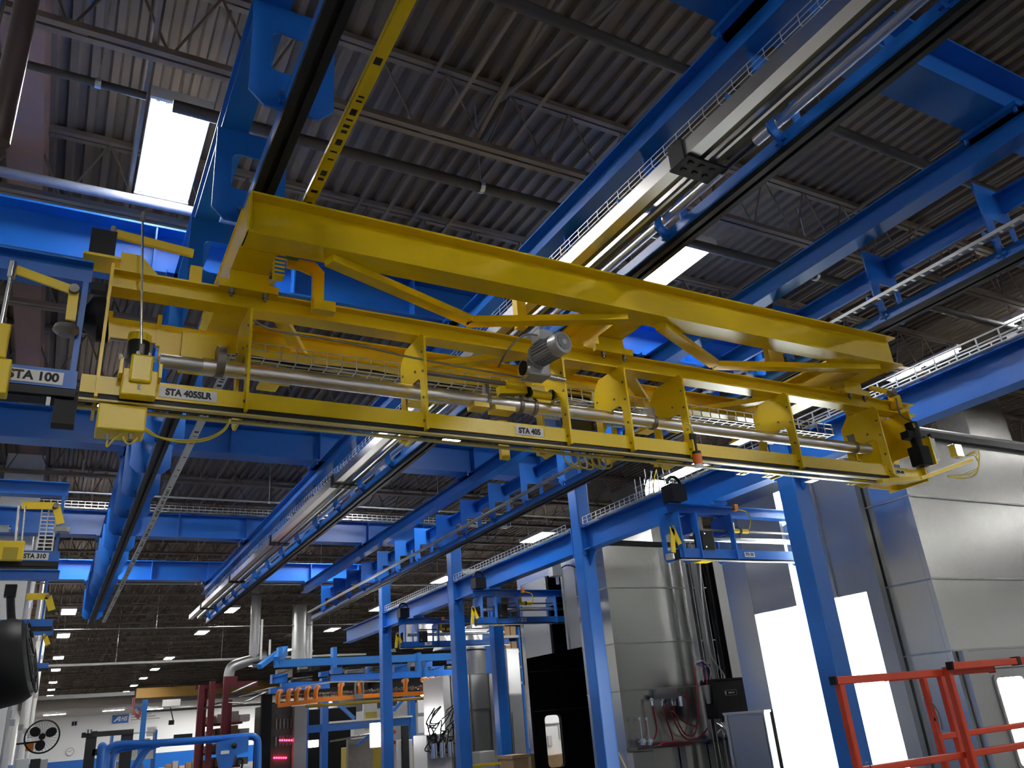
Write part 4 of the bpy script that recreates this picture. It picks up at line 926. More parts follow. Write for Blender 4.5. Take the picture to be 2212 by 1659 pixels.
# free-standing galvanized cabinet
XG = 8.37; a, b = PX(1566, 1545, XG), PX(1652, 1541, XG)
t = thing('metal_cabinet', 'galvanized cabinet standing left of the glowing doorway', 'cabinet', (XG + .045, (a.y + b.y) / 2, 0))
CABM = mat('cabinet_sheet', (.36, .37, .38), .38, .9)
MB().box(XG, XG + .09, b.y, a.y, 0, a.z).build('body', CABM, t); MB().box(XG - .02, XG + .10, b.y - .015, a.y + .02, a.z, a.z + .03).build('top', GALVD, t)
MB().box(XG - .012, XG, b.y + .04, a.y - .08, .1, a.z - .05).build('door', CABM, t); MB().box(XG - .02, XG, a.y - .05, a.y, 0, a.z).build('edge_strip', GALVD, t)
MB().box(XG - .014, XG, b.y, b.y + .02, 0, a.z).build('edge_strip', GALVD, t)
a = PY(1335, 1625, 10.6); tag(MB().cyl(a, PY(1352, 1659, 10.5), .014, 8).cyl(PY(1352, 1659, 10.5), (PY(1352, 1659, 10.5).x + .12, 10.4, .0), .014, 8).build('wooden_stick', mat('pale_wood', (.62, .48, .25), .6), smooth=True), 'pale wooden stick leaning beside the blue column', 'stick')

# ---------------------------------------------------------------- orange guard rail of the lift at the lower right
YR = 3.55
t = thing('guard_rail', 'orange-red tubular guard rail at the lower right corner', 'guard rail', (4.6, YR, .9))
zt, zm = PY(1900, 1463, YR).z, PY(1990, 1644, YR).z
def tubebar(p, q, w, nm='rail'): return MB().bar(p, q, w, w).build(nm, RED, t, bevel=.005)
x0 = PY(1818, 1500, YR).x; x1 = PY(2047, 1500, YR).x; w = .042
tubebar((x0 - .035, YR, zt), (x1 + .55, YR, zt), w, 'top_rail'); tubebar((x0, YR, zm), (x1 + 1.5, YR, zm), .036, 'middle_rail')
tubebar((x0, YR, .9), (x0, YR, zt - .02), w, 'post'); tubebar((x1, YR - .045, .9), (x1, YR - .045, zt + .03), w, 'post')
tubebar((x1 - .02, YR - .09, zt + .035), (x1 + .7, YR - .09, zt + .035), w, 'top_rail'); tubebar((x1 + .72, YR - .09, zt + .038), (x1 + 1.6, YR - .09, zt + .038), .046, 'top_rail')
for x in (x1 + .28, x1 + .48): tubebar((x, YR + .35, .9), (x, YR + .35, zt + .02), .04, 'post')
tubebar((x1 - .1, YR + .35, zt + .0), (x1 + .6, YR + .35, zt + .0), .04, 'top_rail'); tubebar((x1 + .3, YR + .35, zm + .09), (x1 + 1.4, YR + .35, zm + .09), .034, 'middle_rail')
each(MB().box(x0 - .052, x0 - .034, YR - .024, YR + .024, zt - .024, zt + .024).box(x1 - .035, x1 - .02, YR - .11, YR - .066, zt + .01, zt + .058).box(x1 + .69, x1 + .73, YR - .116, YR - .064, zt + .008, zt + .064), 'end_cap', BLK, t)
MB().tube([(x0 + .045 + .03 * math.cos(a_), YR - .03, zm - .0 + .04 * math.sin(a_)) for a_ in [math.pi * k / 8 - 1.2 for k in range(10)]], .004).build('latch_wire', STEEL, t)
m = MB()
for k in range(8): m.box(x1 + .26, x1 + .262, YR + .32, YR + .33, zt - .3, zt - .28)
m.tube(arc([(x1 + .27, YR + .32, zt - .18), (x1 + .3, YR + .31, zt - .26), (x1 + .3, YR + .315, zt - .36)]), .008).build('latch_chain', STEEL, t)
# ================================================================ left foreground: pole, wall pipes, drum fan
p = V((-.39, 3.0, 0))
t = thing('conduit_pole', 'dark brown vertical pole at the upper left corner', 'pole', (-.45, 3.0, EYE + 2.3))
MB().cyl((-.42, 3.02, EYE + 2.2), (-.42, 3.02, ZROOF - .05), .045, 16).build('pole', mat('dark_brown', (.05, .032, .028), .3), t, smooth=True)
MB().cyl((-.52, 3.1, EYE + 2.2), (-.52, 3.1, ZROOF - .05), .018, 10).build('side_pipe', CHR, t, smooth=True)
MB().tube([(-.47 + .01 * math.sin(k), 3.0, EYE + 3.1 + .03 * k) for k in range(14)], .014).build('chain', CHR, t)
t = thing('wall_column', 'white boxed building column beyond the left tracks', 'column', (XP + .05, 15.5, 0))
MB().box(XP - .3, XP + .26, 15.36, 15.9, 0, ZROOF - .4).build('casing', WHITE, t); MB().box(XP - .3, XP + .28, 15.28, 15.36, 2.9, 4.6).build('junction_plate', LGREY, t)
tag(MB().box(XL + .003, XL + .06, 8.6, 21, 3.2, EYE + 4).build('wall_sheet', TAN), 'tan sheet high on the left wall', 'sheet')
for k, (x, y, r, mt) in enumerate(((.06, 16.4, .04, WHITE), (.20, 17.4, .03, GALVD), (.16, 21, .06, WHITE), (.3, 24, .05, WHITE), (.36, 27, .07, WHITE), (.12, 19, .05, LGREY), (.45, 32, .06, WHITE))):
    tt = thing('riser_pipe', 'upright pipe beside the left wall, %s from the front' % ORD[sorted((16.4, 17.4, 21, 24, 27, 19, 32)).index(y)], 'pipe', (XP + x + .05, y, 0), 'upright pipes by the left wall')
    MB().cyl((XP + x + .05, y, 0), (XP + x + .05, y, ZROOF - .9), r, 10).build('pipe', mt, tt, smooth=True)
    for z in (1.2, 2.4, 3.6, 4.8): MB().cyl((XP + x + .05, y, z - .05), (XP + x + .05, y, z + .08), r + .012, 10).build('collar', GALVD, tt)
t = thing('conduit_stub', 'short white fluorescent tube end at the left edge', 'tube', PY(8, 1142, 7.9))
p = PY(-20, 1142, 7.9); e = PY(19, 1142, 7.9); MB().cyl(p, e, .03, 12).build('tube', WHITEP, t, smooth=True); MB().cyl(e, e + V((.015, 0, 0)), .022, 12).build('end_ring', CHR, t)
# black drum fan close to the left wall
c = PY(14, 1432, 5.6); ax = V((.97, -.10, .22)).normalized()
t = thing('drum_fan', 'black drum fan hanging at the left edge, seen nearly edge on', 'fan', c)
MB().lathe(c - ax * .13, c + ax * .13, [(0, .13), (.08, .2), (.3, .24), (.7, .24), (.9, .215), (.97, .17), (1, .10)], 28).build('drum', BLK, t, smooth=True)
m = MB(); u = ax.orthogonal().normalized(); w_ = ax.cross(u)
for r in (.11, .16, .2): m.tube([c + ax * .128 + (u * math.cos(a_) + w_ * math.sin(a_)) * r for a_ in [2 * math.pi * i / 20 for i in range(21)]], .005)
for k in range(8):
    an = 2 * math.pi * k / 8; d = u * math.cos(an) + w_ * math.sin(an); m.bar(c + ax * .137 + d * .02, c + ax * .125 + d * .205, .006, .006, up=d)
m.build('grille', BLK, t)
MB().tube(arc([c + V((.0, 0, .22)), PY(24, 1330, 5.6), PY(22, 1270, 5.6)]), .022, 8).box(PY(24, 1270, 5.6).x - .03, PY(24, 1270, 5.6).x + .03, 5.57, 5.63, PY(20, 1290, 5.6).z, PY(20, 1264, 5.6).z).build('hanger_arm', BLK, t, smooth=True)
q = c + ax * .125 + u * .1; MB().box(q.x - .02, q.x + .02, q.y - .04, q.y - .02, q.z - .06, q.z + .04).build('sticker', LABEL, t)

# ================================================================ far end of the hall
# three-blade fan on its arm
YF = 23.0; c = PY(91, 1591, YF); R_ = .36
t = thing('wall_fan', 'black three-blade wall fan in a wire cage, left of the far wall', 'fan', c)
m = MB()
for r in (R_, R_ * .96): m.tube([c + V((r * math.cos(a_), -.05 if r < R_ else .02, r * math.sin(a_))) for a_ in [2 * math.pi * i / 28 for i in range(29)]], .011)
for k in range(30):
    an = 2 * math.pi * k / 30; m.bar(c + V((.06 * math.cos(an), -.09, .06 * math.sin(an))), c + V((R_ * .97 * math.cos(an + .25), -.05, R_ * .97 * math.sin(an + .25))), .004, .004)
m.build('cage', BLK, t)
for k in range(3):
    an = math.pi / 2 + 2 * math.pi * k / 3 + .95
    ca, sa = math.cos(an), math.sin(an); pts = []
    for i in range(12):
        f = 2 * math.pi * i / 12; r = .19 + .12 * math.cos(f); s_ = .105 * math.sin(f)
        pts.append((r * ca - s_ * sa, r * sa + s_ * ca))
    MB().ext(pts, (c.x, c.y - .03, c.z), (c.x, c.y - .01, c.z)).build('blade', BLK, t)
MB().cyl(c + V((0, -.08, 0)), c + V((0, .16, 0)), .07, 14).build('motor', BLK, t); MB().bar(c + V((-.5, .12, -.12)), c + V((0, .12, -.1)), .04, .04).build('arm', BLKM, t)
tag(MB().box(PY(62, 1612, 23).x - .06, PY(62, 1612, 23).x + .1, 23.1, 23.3, PY(62, 1622, 23).z, PY(62, 1603, 23).z).build('orange_box', ORG), 'small orange box beneath the three-blade wall fan', 'box')
for k, (x0, x1, mt, lb) in enumerate(((34, 64, LGREY, 'light grey'), (66, 88, BLKM, 'black'), (88, 104, GREY, 'grey'))):
    a, b = PY(x0, 1640, 20), PY(x1, 1640, 20)
    o = thing('floor_cabinet', lb + ' cabinet standing at the foot of the left wall', 'cabinet', (a.x, 20, 0), 'cabinets at the left wall')
    MB().box(a.x, b.x, 20, 20.5, 0, a.z).build('body', mt, o, bevel=.01); MB().box(a.x + .02, b.x - .02, 19.98, 20, .1, a.z - .05).build('door', mt, o)
# far wall clock, vent, banner
c = PY(151, 1624, YB - .03)
t = thing('wall_clock', 'round clock low on the bright far wall', 'clock', c)
MB().cyl(c, c + V((0, -.08, 0)), .36, 24).build('case', GREY, t); MB().cyl(c + V((0, -.081, 0)), c + V((0, -.09, 0)), .30, 24).build('dial', WHITEP, t); MB().bar(c + V((0, -.1, 0)), c + V((.1, -.1, .16)), .03, .02, (0, 1, 0)).bar(c + V((0, -.1, 0)), c + V((-.2, -.1, .06)), .03, .02, (0, 1, 0)).build('hands', INK, t)
a, b = PY(155, 1558, YB - .02), PY(166, 1568, YB - .02)
t = thing('wall_vent', 'small square vent high on the far wall', 'vent', b); MB().box(a.x, b.x, YB - .08, YB - .01, b.z, a.z).build('frame', GREY, t)
MB().box(a.x + .05, (a.x + b.x) / 2 - .03, YB - .09, YB - .08, b.z + .06, a.z - .06).box((a.x + b.x) / 2 + .03, b.x - .05, YB - .09, YB - .08, b.z + .06, a.z - .06).build('opening', DARK, t)
YBN = YB - .12
a, b = PY(243, 1545, YBN - .05), PY(277, 1561, YBN - .05); e = PY(345, 1545, YBN - .05)
t = thing('wall_banner', 'wide banner with a blue logo block on the far wall', 'banner', b)
MB().box(a.x - .05, e.x, YBN - .03, YBN - .01, b.z - .05, a.z + .05).build('sheet', WHITEP, t); MB().box(a.x, b.x, YBN - .05, YBN - .03, b.z, a.z).build('logo_block', BLUE, t)
h_ = .46; ox, oz = a.x + .12, (a.z + b.z) / 2 - h_ / 2
LG = MB().ext([(ox + u_ * h_, oz + v_ * h_) for u_, v_ in ((0, 0), (.95, 1), (1.45, 1), (1.35, 0), (1.08, 0), (1.11, .28), (.66, .28), (.38, 0))], (0, YBN - .06, 0), (0, YBN - .05, 0), (0, 0, 1), [[(ox + u_ * h_, oz + v_ * h_) for u_, v_ in ((.84, .46), (1.13, .46), (1.17, .8))]]).build('logo_letter', WHITEP, t)
text('HS', (ox + 2.08 * h_, YBN - .06, oz + h_ * .5), .56, t, WHITEP, bold=.016, sx=.82, shear=.3)
for k, wd in enumerate((1.9, 2.3, 2.7)):
    MB().box(b.x + .2, b.x + .2 + wd, YBN - .05, YBN - .03, a.z - .12 - .24 * k, a.z - .02 - .24 * k).build('printed_line', GREY, t)
a, b = PY(318, 1571, 70), PY(337, 1590, 70); tag(MB().box(a.x, b.x, 70, 70.05, b.z, a.z).build('hanging_sign', WHITEP), 'white sheet sign hanging right of the blue mast', 'sign')
# far crane beam and white duct
a, b = PY(295, 1487, 62), PY(640, 1487, 62)
tag(MB().box(a.x, b.x + 3, 61.8, 62.2, PY(400, 1503, 62).z, PY(400, 1482, 62).z).build('crane_beam', mat('ochre_paint', (.30, .165, .03), .6)), 'ochre crane beam across the far end of the hall', 'crane beam')
a = PY(190, 1500, 58); tag(MB().box(PY(82, 1500, 58).x, PY(290, 1500, 58).x, 57.8, 58.2, PY(190, 1507, 58).z, PY(190, 1499, 58).z).build('trunking', WHITE), 'white trunking across the far hall left of the ochre crane beam', 'trunking')
t = thing('chain_hoist', 'small hoist hanging under the far rail', 'hoist', PY(366, 1520, 55)); a, b = PY(352, 1512, 55), PY(388, 1528, 55)
MB().box(a.x, b.x, 54.8, 55.2, b.z + .1, a.z).build('trolley', WHITE, t); MB().cyl(PY(368, 1528, 55), PY(375, 1560, 55), .03, 6).build('chain', BLK, t); MB().box(PY(368, 1560, 55).x - .1, PY(368, 1560, 55).x + .2, 54.9, 55, PY(368, 1566, 55).z, PY(368, 1556, 55).z).build('hook_block', BLK, t)
tag(MB().box(PY(310, 1540, 56).x, 20, 55.9, 56.1, PY(380, 1533, 56).z - .06, PY(380, 1533, 56).z + .06).build('hoist_rail', BLKM), 'dark hoist rail under the far roof', 'rail')
# dark fork-truck mast
YM_ = 34
def F(x, y, d=0.): return PY(x, y, YM_ + d)
t = thing('forklift_mast', 'black forklift mast before the bright far wall', 'forklift mast', (F(235, 1640).x, YM_, 0))
for x0, x1 in ((181, 204), (258, 283)):
    MB().box(F(x0, 1640).x, F(x1, 1640).x, YM_, YM_ + .3, 0, F(x0, 1577 if x0 > 200 else 1581).z).build('upright', BLKM, t)
MB().box(F(177, 1585).x, F(288, 1585).x, YM_ - .05, YM_ + .2, F(230, 1590).z, F(230, 1579).z).build('top_bar', BLKM, t); MB().box(F(200, 1620).x, F(262, 1620).x, YM_, YM_ + .2, F(230, 1630).z, F(230, 1616).z).build('carriage', BLKM, t)
m = MB()
for x in (188, 195): m.cyl(F(x, 1576, -.1), F(x, 1584, -.1), .06, 8)
each(m, 'hose_pulley', CHR, t)
# shelving with boxes behind it
t = thing('storage_rack', 'tall storage rack full of boxes behind the forklift mast', 'rack', (PY(290, 1640, 48).x, 48, 0))
xs = [PY(x, 1640, 48).x for x in (238, 275, 333)]; zt_ = PY(290, 1580, 48).z
for x in xs: MB().box(x - .05, x + .05, 48, 49, 0, zt_).build('upright', BLUE, t)
for k in range(5): MB().box(xs[0], xs[2], 48, 49, .1 + .62 * k, .16 + .62 * k).build('shelf', LGREY, t)
for k in range(5):
    x = xs[0] + .15
    while x < xs[2] - .5:
        w = random.choice((.3, .4, .5, .6)); h = random.uniform(.2, .48)
        if .1 + .62 * k + h < zt_ + .2 and not x - .06 < xs[1] < x + w + .06:
            tag(MB().box(x, x + w, 48.1, 48.8, .162 + .62 * k, .162 + .62 * k + h).build('carton', random.choice((CARD, CARD, LGREY, GREY, WHITE))), 'carton on the storage rack behind the forklift mast', 'box', 'cartons on the storage rack')
        x += w + .06
# slim blue mast with a red hook
t = thing('jib_mast', 'slim light-blue jib mast with a red arm, right of the forklift mast', 'jib crane', (PY(315, 1640, 30).x, 30, 0))
a = PY(315, 1512, 30); MB().box(a.x - .09, a.x + .06, 29.9, 30.05, 0, a.z).build('mast', BLUE2, t); b = PY(290, 1529, 30); MB().box(b.x, a.x, 29.93, 30.0, b.z - .03, b.z + .03).build('arm', BLUE2, t)
b = PY(289, 1507, 30); MB().tube(arc([b, PY(288, 1535, 30), PY(294, 1545, 30), PY(299, 1550, 30), PY(302, 1535, 30), PY(297, 1532, 30)]), .04).build('hook_hose', mat('faded_red', (.45, .12, .13), .5), t, smooth=True)
# blue tubular lift in front
YS = 13.0
def S(x, y, d=0.): return PY(x, y, YS + d)
t = thing('work_platform', 'blue tubular scissor lift platform at the bottom left', 'lift platform', (S(390, 1640).x, YS, 0))
zt_ = S(400, 1600).z
MB().tube(arc([S(225, 1662), S(228, 1630), S(238, 1615), S(262, 1608), S(330, 1606), S(450, 1598), S(535, 1591), S(552, 1594), S(557, 1608), S(557, 1660)], 8), .05, 10).build('top_rail', BLUE, t, smooth=True)
MB().tube(arc([S(242, 1662, .4), S(246, 1632, .4), S(258, 1620, .4), S(300, 1612, .4), S(330, 1609, .4)]), .04, 8).build('inner_rail', BLUE, t, smooth=True)
MB().tube(arc([S(290, 1662, .2), S(305, 1635, .2), S(322, 1614, .2), S(345, 1606, .2)]), .05, 8).build('brace', BLUE, t, smooth=True)
MB().tube([S(217, 1662, -.2), S(220, 1614, -.2)], .055, 10).sph(S(221, 1613, -.2), .058).build('gate_post', BLUE, t, smooth=True)
a, b = S(470, 1603, -.1), S(532, 1640, -.1); o = MB().ext([(a.x, a.z), (b.x, a.z + .05), (b.x, b.z + .1), (b.x - .18, b.z + .06), (b.x - .22, b.z - .12), (a.x + .06, b.z - .12), (a.x, b.z + .1)], (0, YS - .2, 0), (0, YS, 0)).build('control_console', BLUE, t)
a, b = S(480, 1622, -.31), S(498, 1628, -.31); MB().box(a.x, b.x, YS - .22, YS - .2, b.z, a.z).build('decal', LABEL, o)
MB().tube(arc([S(510, 1655, -.2), S(514, 1640, -.2), S(524, 1641, -.2), S(522, 1660, -.2)]), .015).sph(S(506, 1611, -.25), .04).build('joystick', BLK, o, smooth=True)
MB().box(S(215, 1659).x, S(560, 1659).x, YS - .1, YS + 1.2, .6, .72).box(S(240, 1659).x, S(530, 1659).x, YS, YS + 1.1, .0, .35).build('platform_base', BLUE, t)
m = MB()
for s_ in (0, 1.0):
    m.bar((S(250, 1659).x, YS + s_ + .05, .3), (S(520, 1659).x, YS + s_ + .05, .62), .05, .06).bar((S(520, 1659).x, YS + s_ + .1, .3), (S(250, 1659).x, YS + s_ + .1, .62), .05, .06)
m.build('scissor_arms', BLUE, t)
# maroon frame with loads
YMR = 24.0
def Q(x, y, d=0.): return PY(x, y, YMR + d)
t = thing('maroon_frame', 'maroon steel load frame with tall uprights, left of the orange conveyor', 'load frame', (Q(480, 1640).x, YMR, 0))
for x, top in ((428, 1480), (440, 1479), (452, 1472), (482, 1462), (497, 1510)):
    a = Q(x, 1600); MB().box(a.x - .07, a.x + .07, YMR - .05 + (.4 if x in (440, 497) else 0), YMR + .1 + (.4 if x in (440, 497) else 0), 0, Q(x, top).z).build('upright', MAR, t)
a, b = Q(490, 1462), Q(560, 1480); MB().box(a.x, b.x, YMR + .2, YMR + .4, b.z, b.z + .14).box(a.x, Q(515, 1460).x, YMR + .1, YMR + .4, b.z, Q(500, 1460).z).build('top_beam', MAR, t)
MB().box(Q(425, 1500).x, Q(560, 1500).x, YMR + .3, YMR + .4, Q(450, 1486).z, Q(450, 1478).z).build('tie_beam', MAR, t)
for k in range(6):
    z = .35 + .36 * k; MB().box(Q(445, 1600).x, Q(530, 1600).x, YMR + .5, YMR + 1.4, z, z + .05).build('rack_arm', MAR, t)
    for i in range(4):
        x = Q(450, 1600).x + .3 * i
        tag(MB().box(x, x + .26, YMR + .6, YMR + 1.2, z + .052, z + .052 + .18 + .1 * ((i * 7 + k * 3) % 3) / 2).build('carton', (CARD, LGREY, GREY, WHITE, CARD)[(i + 2 * k) % 5]), 'carton stacked on the maroon load frame', 'box', 'cartons on the maroon frame')
MB().tube(arc([Q(425, 1538), Q(455, 1525), Q(480, 1518), Q(525, 1520)]), .02).build('strap', STEEL, t)
for k in range(4):
    a = Q(505 + 14 * k, 1495 + 10 * (k % 3), -1.2); tag(MB().bar(a, a + V((.55, .1, .22 - .12 * (k % 2))), .3, .02).build('foil_sheet', GALVD), 'crumpled foil sheet sticking out beside the maroon frame', 'sheet', 'foil sheets by the maroon frame')
# dark furnace body with red lit slots
YU = 22.5
def U(x, y, d=0.): return PY(x, y, YU + d)
t = thing('oven', 'dark grimy oven with rows of red lit slots', 'oven', (U(590, 1640).x, YU, 0))
MB().box(U(585, 1600).x, U(630, 1600).x, YU + .1, YU + 2, 0, U(590, 1520).z).build('body', DIRT, t)
MB().box(U(562, 1600).x, U(584, 1600).x, YU - .05, YU + .1, 0, U(570, 1500).z).build('side_post', DARK, t); MB().box(U(633, 1600).x, U(660, 1600).x, YU - .1, YU + .4, 0, U(645, 1525).z).build('grey_post', GREY, t)
m = MB()
for k in range(5): m.box(U(596 + 8 * k, 1600).x, U(599 + 8 * k, 1600).x, YU + .06, YU + .1, U(600, 1575).z, U(600, 1553).z).box(U(596 + 8 * k, 1600).x, U(599 + 8 * k, 1600).x, YU + .06, YU + .1, U(600, 1612).z, U(600, 1590).z)
each(m, 'slot_bar', STEEL, t)
m = MB()
for r0, (y0_, x0_) in enumerate(((1599, 606), (1637, 594))):
    for k in range(6):
        a = U(x0_ + 5 * k, y0_); m.sph((a.x, YU + .07, a.z), .026, 6, 4)
each(m, 'red_lamp', LEDR, t)
# ducts by the oven
t = thing('exhaust_duct', 'round steel exhaust duct with an elbow, above the maroon frame', 'duct', Q(545, 1400, 2))
a = PY(548, 1425, 28.7); MB().cyl(a, (a.x, 28.7, ZROOF - .1), .16, 18).build('riser', GALVD, t, smooth=True)
MB().tube(arc([PY(575, 1420, 28.7), PY(548, 1425, 28.7), PY(510, 1436, 28.7), PY(498, 1445, 28.7), PY(494, 1462, 28.7)]), .17, 14).build('elbow', GALVD, t, smooth=True); MB().cyl(PY(545, 1436, 28.4), PY(572, 1434, 28.4), .09, 12).build('stub', CHR, t, smooth=True)
for k, (x, y, r) in enumerate(((645, 1390, .26), (668, 1395, .12))):
    t = thing('exhaust_duct', ('wide', 'narrow')[k] + ' upright steel duct above the light-blue machine frame', 'duct', PY(x, y, (31, 32.8)[k])); a = PY(x, 1425, (31, 32.8)[k]); MB().cyl(a, (a.x, a.y, ZROOF - .6), r, 18).build('pipe', GALVD, t, smooth=True)
    MB().cyl((a.x, a.y, a.z + .3), (a.x, a.y, a.z + .36), r + .03, 18).build('collar', GALVD, t, smooth=True)
for k, x in enumerate((563, 582)):
    a = PY(x, 1425, 27); tag(MB().cyl(a, (a.x, 27, PY(x, (1338, 1382)[k], 27).z), .035, 8).build('white_rod', WHITE), ('tall', 'short')[k] + ' white upright rod beside the exhaust duct', 'rod')
# light-blue machine frame
YB2 = 25.0
def B(x, y, d=0.): return PY(x, y, YB2 + d)
t = thing('overhead_machine', 'light-blue overhead machine frame behind the orange guard', 'machine frame', (B(760, 1640).x, YB2, 0))
MB().box(B(595, 1430).x, 13.2, YB2, YB2 + .2, B(700, 1437).z, B(700, 1421).z).build('front_beam', BLUE2, t)
MB().bar(B(598, 1428), B(615, 1405, 1.2), .2, .25).bar(B(560, 1440, 1), B(600, 1410, 1.6), .16, .14).build('sloping_beam', BLUE2, t)
for x, y0_, y1_ in ((604, 1398, 1420), (722, 1398, 1442), (904, 1410, 1450), (918, 1440, 1465)): MB().box(B(x, 1420).x - .05, B(x, 1420).x + .07, YB2 - .06, YB2 + .22, B(x, y1_).z, B(x, y0_).z).build('upright', BLUE2, t)
for x0_, x1_, y0_, y1_, dd in ((620, 725, 1468, 1485, .6), (590, 622, 1478, 1490, .3), (715, 735, 1444, 1458, -.2), (735, 1000, 1455, 1470, .8)): MB().box(B(x0_, 1470).x, B(x1_, 1470).x, YB2 + dd, YB2 + dd + .25, B(700, y1_).z, B(700, y0_).z).build('lower_beam', BLUE, t)
for x0_, x1_, top in ((698, 711, 1510), (891, 902, 1495), (661, 668, 1525)): MB().box(B(x0_, 1600).x, B(x1_, 1600).x, YB2 + .1, YB2 + .35, 0, B(x0_, top).z).build('leg', BLUE, t)
MB().box(B(660, 1570).x, B(893, 1570).x, YB2 + .15, YB2 + .3, B(780, 1574).z, B(780, 1558).z).build('rail_beam', BLUE, t); MB().box(B(712, 1555).x, B(893, 1555).x, YB2 + .05, YB2 + .4, B(800, 1556).z, B(800, 1552).z).build('walkway_edge', WHITE, t)
m = MB().bar(B(718, 1510, .2), B(765, 1552, .2), .1, .1).bar(B(880, 1500, .2), B(850, 1535, .2), .09, .09).bar(B(835, 1560, .4), B(770, 1610, .4), .08, .08); m.build('brace', BLUE, t)
# jumble of dark machinery carried inside the frame
busy = []
for k in range(90):
    x = random.uniform(600, 985); y = random.uniform(1440, 1478) - (x - 600) * .03; p = B(x, y, random.uniform(1.3, 2.7)); w = random.uniform(.06, .3); h = random.uniform(.04, .14)
    if any(abs(p.x - q[0]) < w + q[3] + .02 and abs(p.y - q[1]) < .37 and abs(p.z - q[2]) < h + q[4] + .04 for q in busy) or len(busy) > 44: continue
    busy.append((p.x, p.y, p.z, w, h))
    tag(MB().box(p.x - w, p.x + w, p.y - .15, p.y + .15, p.z - h, p.z + h).cyl(p + V((-w, -.16, 0)), p + V((w, -.16, h)), .02, 6).build('drive_unit', random.choice((DIRT, BLKM, STEEL, GREY, DARK, BLUE))), 'small dark drive unit in the jumble under the light-blue frame', 'drive unit', 'drive units under the light-blue frame')
# orange conveyor guard
YO = 21.0
def O(x, y, d=0.): return PY(x, y, YO + d)
t = thing('orange_conveyor', 'orange overhead conveyor guard with rounded hoops', 'conveyor guard', O(780, 1510))
pts = [(600, 1524), (640, 1519), (700, 1511), (800, 1503), (900, 1498), (968, 1492)]
for i in range(5): MB().bar(O(*pts[i]), O(*pts[i + 1]), .1, .1).build('bottom_rail', ORG, t)
for x, yb_ in ((600, 1520), (622, 1518), (640, 1516), (662, 1513), (682, 1511), (735, 1505), (778, 1503), (876, 1496), (918, 1493), (934, 1492), (950, 1491), (965, 1489)):
    a = O(x, yb_); h = O(x, yb_ - 27).z
    MB().tube(arc([(a.x, YO, a.z), (a.x, YO, h - .12), (a.x + .04, YO + .05, h - .03), (a.x + .12, YO + .2, h), (a.x + .14, YO + .5, h)]), .06, 8).build('hoop', ORG, t, smooth=True)
m = MB()
for k in range(60):
    f = k / 59; x = 612 + 350 * f; p = O(x, 1507 - 26 * f, .2); m.lathe(p + V((-.05, 0, 0)), p + V((.05, 0, 0)), [(0, .02), (.5, .035 + .02 * (k % 3)), (1, .02)], 6)
m.tube([O(612, 1507, .2), O(962, 1481, .2)], .015); m.build('chain', STEEL, t)
MB().tube([O(640, 1484, -.1), O(720, 1473, -.1), O(820, 1472, -.1)], .018).build('cable', LGREY, t)
p = O(772, 1490); MB().box(p.x - .1, p.x + .12, YO - .1, YO + .1, p.z - .22, p.z - .1).tube(arc([p + V((-.08, -.05, -.1)), p + V((-.05, -.05, .18)), p + V((.1, -.05, .18)), p + V((.14, -.05, -.1))]), .03).build('drive_unit', STEEL, t)
MB().cyl(O(660, 1526, .3), O(960, 1505, .3), .04, 8).build('lower_pipe', MACHG, t)
# white and yellow machines below
def block(name, lab, cat, x0, x1, ytop, Y, dp, mt, grp=None, zb=0.):
    a, b = PY(x0, 1620, Y), PY(x1, 1620, Y); t = thing(name, lab, cat, ((a.x + b.x) / 2, Y, zb), grp)
    MB().box(a.x, b.x, Y, Y + dp, zb, PY((x0 + x1) / 2, ytop, Y).z).build('body', mt, t, bevel=.02); return t, a.x, b.x
t, a, b = block('press_machine', 'yellow-green machine below the orange conveyor', 'machine', 768, 842, 1610, 26.5, 1.5, MACHG)
MB().box(a - .3, a + .5, 26.3, 26.5, .6, 1.5).build('side_unit', STEEL, t); MB().cyl((a - .9, 26.2, 1.5), (a + .7, 26.2, 1.62), .03, 8).build('rail', CHR, t)
t, a, b = block('white_cabinet', 'pale lit cabinet wall behind the yellow-green machine', 'cabinet', 765, 850, 1566, 28.5, .4, WHITEP)
MB().box(a + .4, a + .8, 28.45, 28.5, 1.75, 2.3).build('notice', mat('notice_yellow', (.7, .6, .1), .5), t)
t, a, b = block('operator_console', 'grey control panel with two red buttons beside the blue column', 'control panel', 846, 857, 1604, 22, .4, LGREY)
m = MB()
for z in (1.35, 1.6): m.cyl(((a + b) / 2, 21.97, z), ((a + b) / 2, 22.0, z), .05, 12)
m.build('button', mat('button_red', (.7, .08, .02), .4), t)
t, a, b = block('machine_enclosure', 'white machine enclosure with a dark window right of the blue column', 'machine', 858, 892, 1598, 23, 1, LGREY)
MB().box(a + .12, b - .12, 22.98, 23, .5, 1.75).build('window', GLASSD, t)
t, a, b = block('yellow_cabinet', 'olive cabinet left of the second blue column', 'cabinet', 902, 925, 1610, 24, 1, MACHG)
t, a, b = block('pipe_unit', 'white unit covered with black hoses left of the second blue column', 'machine', 922, 975, 1585, 18, .8, LGREY)
m = MB()
for k in range(22):
    x = random.uniform(a, b); z = random.uniform(1.25, 2.0); m.tube(arc([(x, 17.9, z), (x + random.uniform(-.2, .2), 17.8, z + .1), (x + random.uniform(-.2, .2), 17.85, z - .2), (x + .1, 17.95, z - .25)]), .014)
each(m, 'hose', BLK, t, smooth=True)
for k in range(3): MB().cyl((a + .1 + .2 * k, 17.85, 1.0), (a + .1 + .2 * k, 17.85, 1.3), .08, 14).build('bowl', CHR, t, smooth=True)
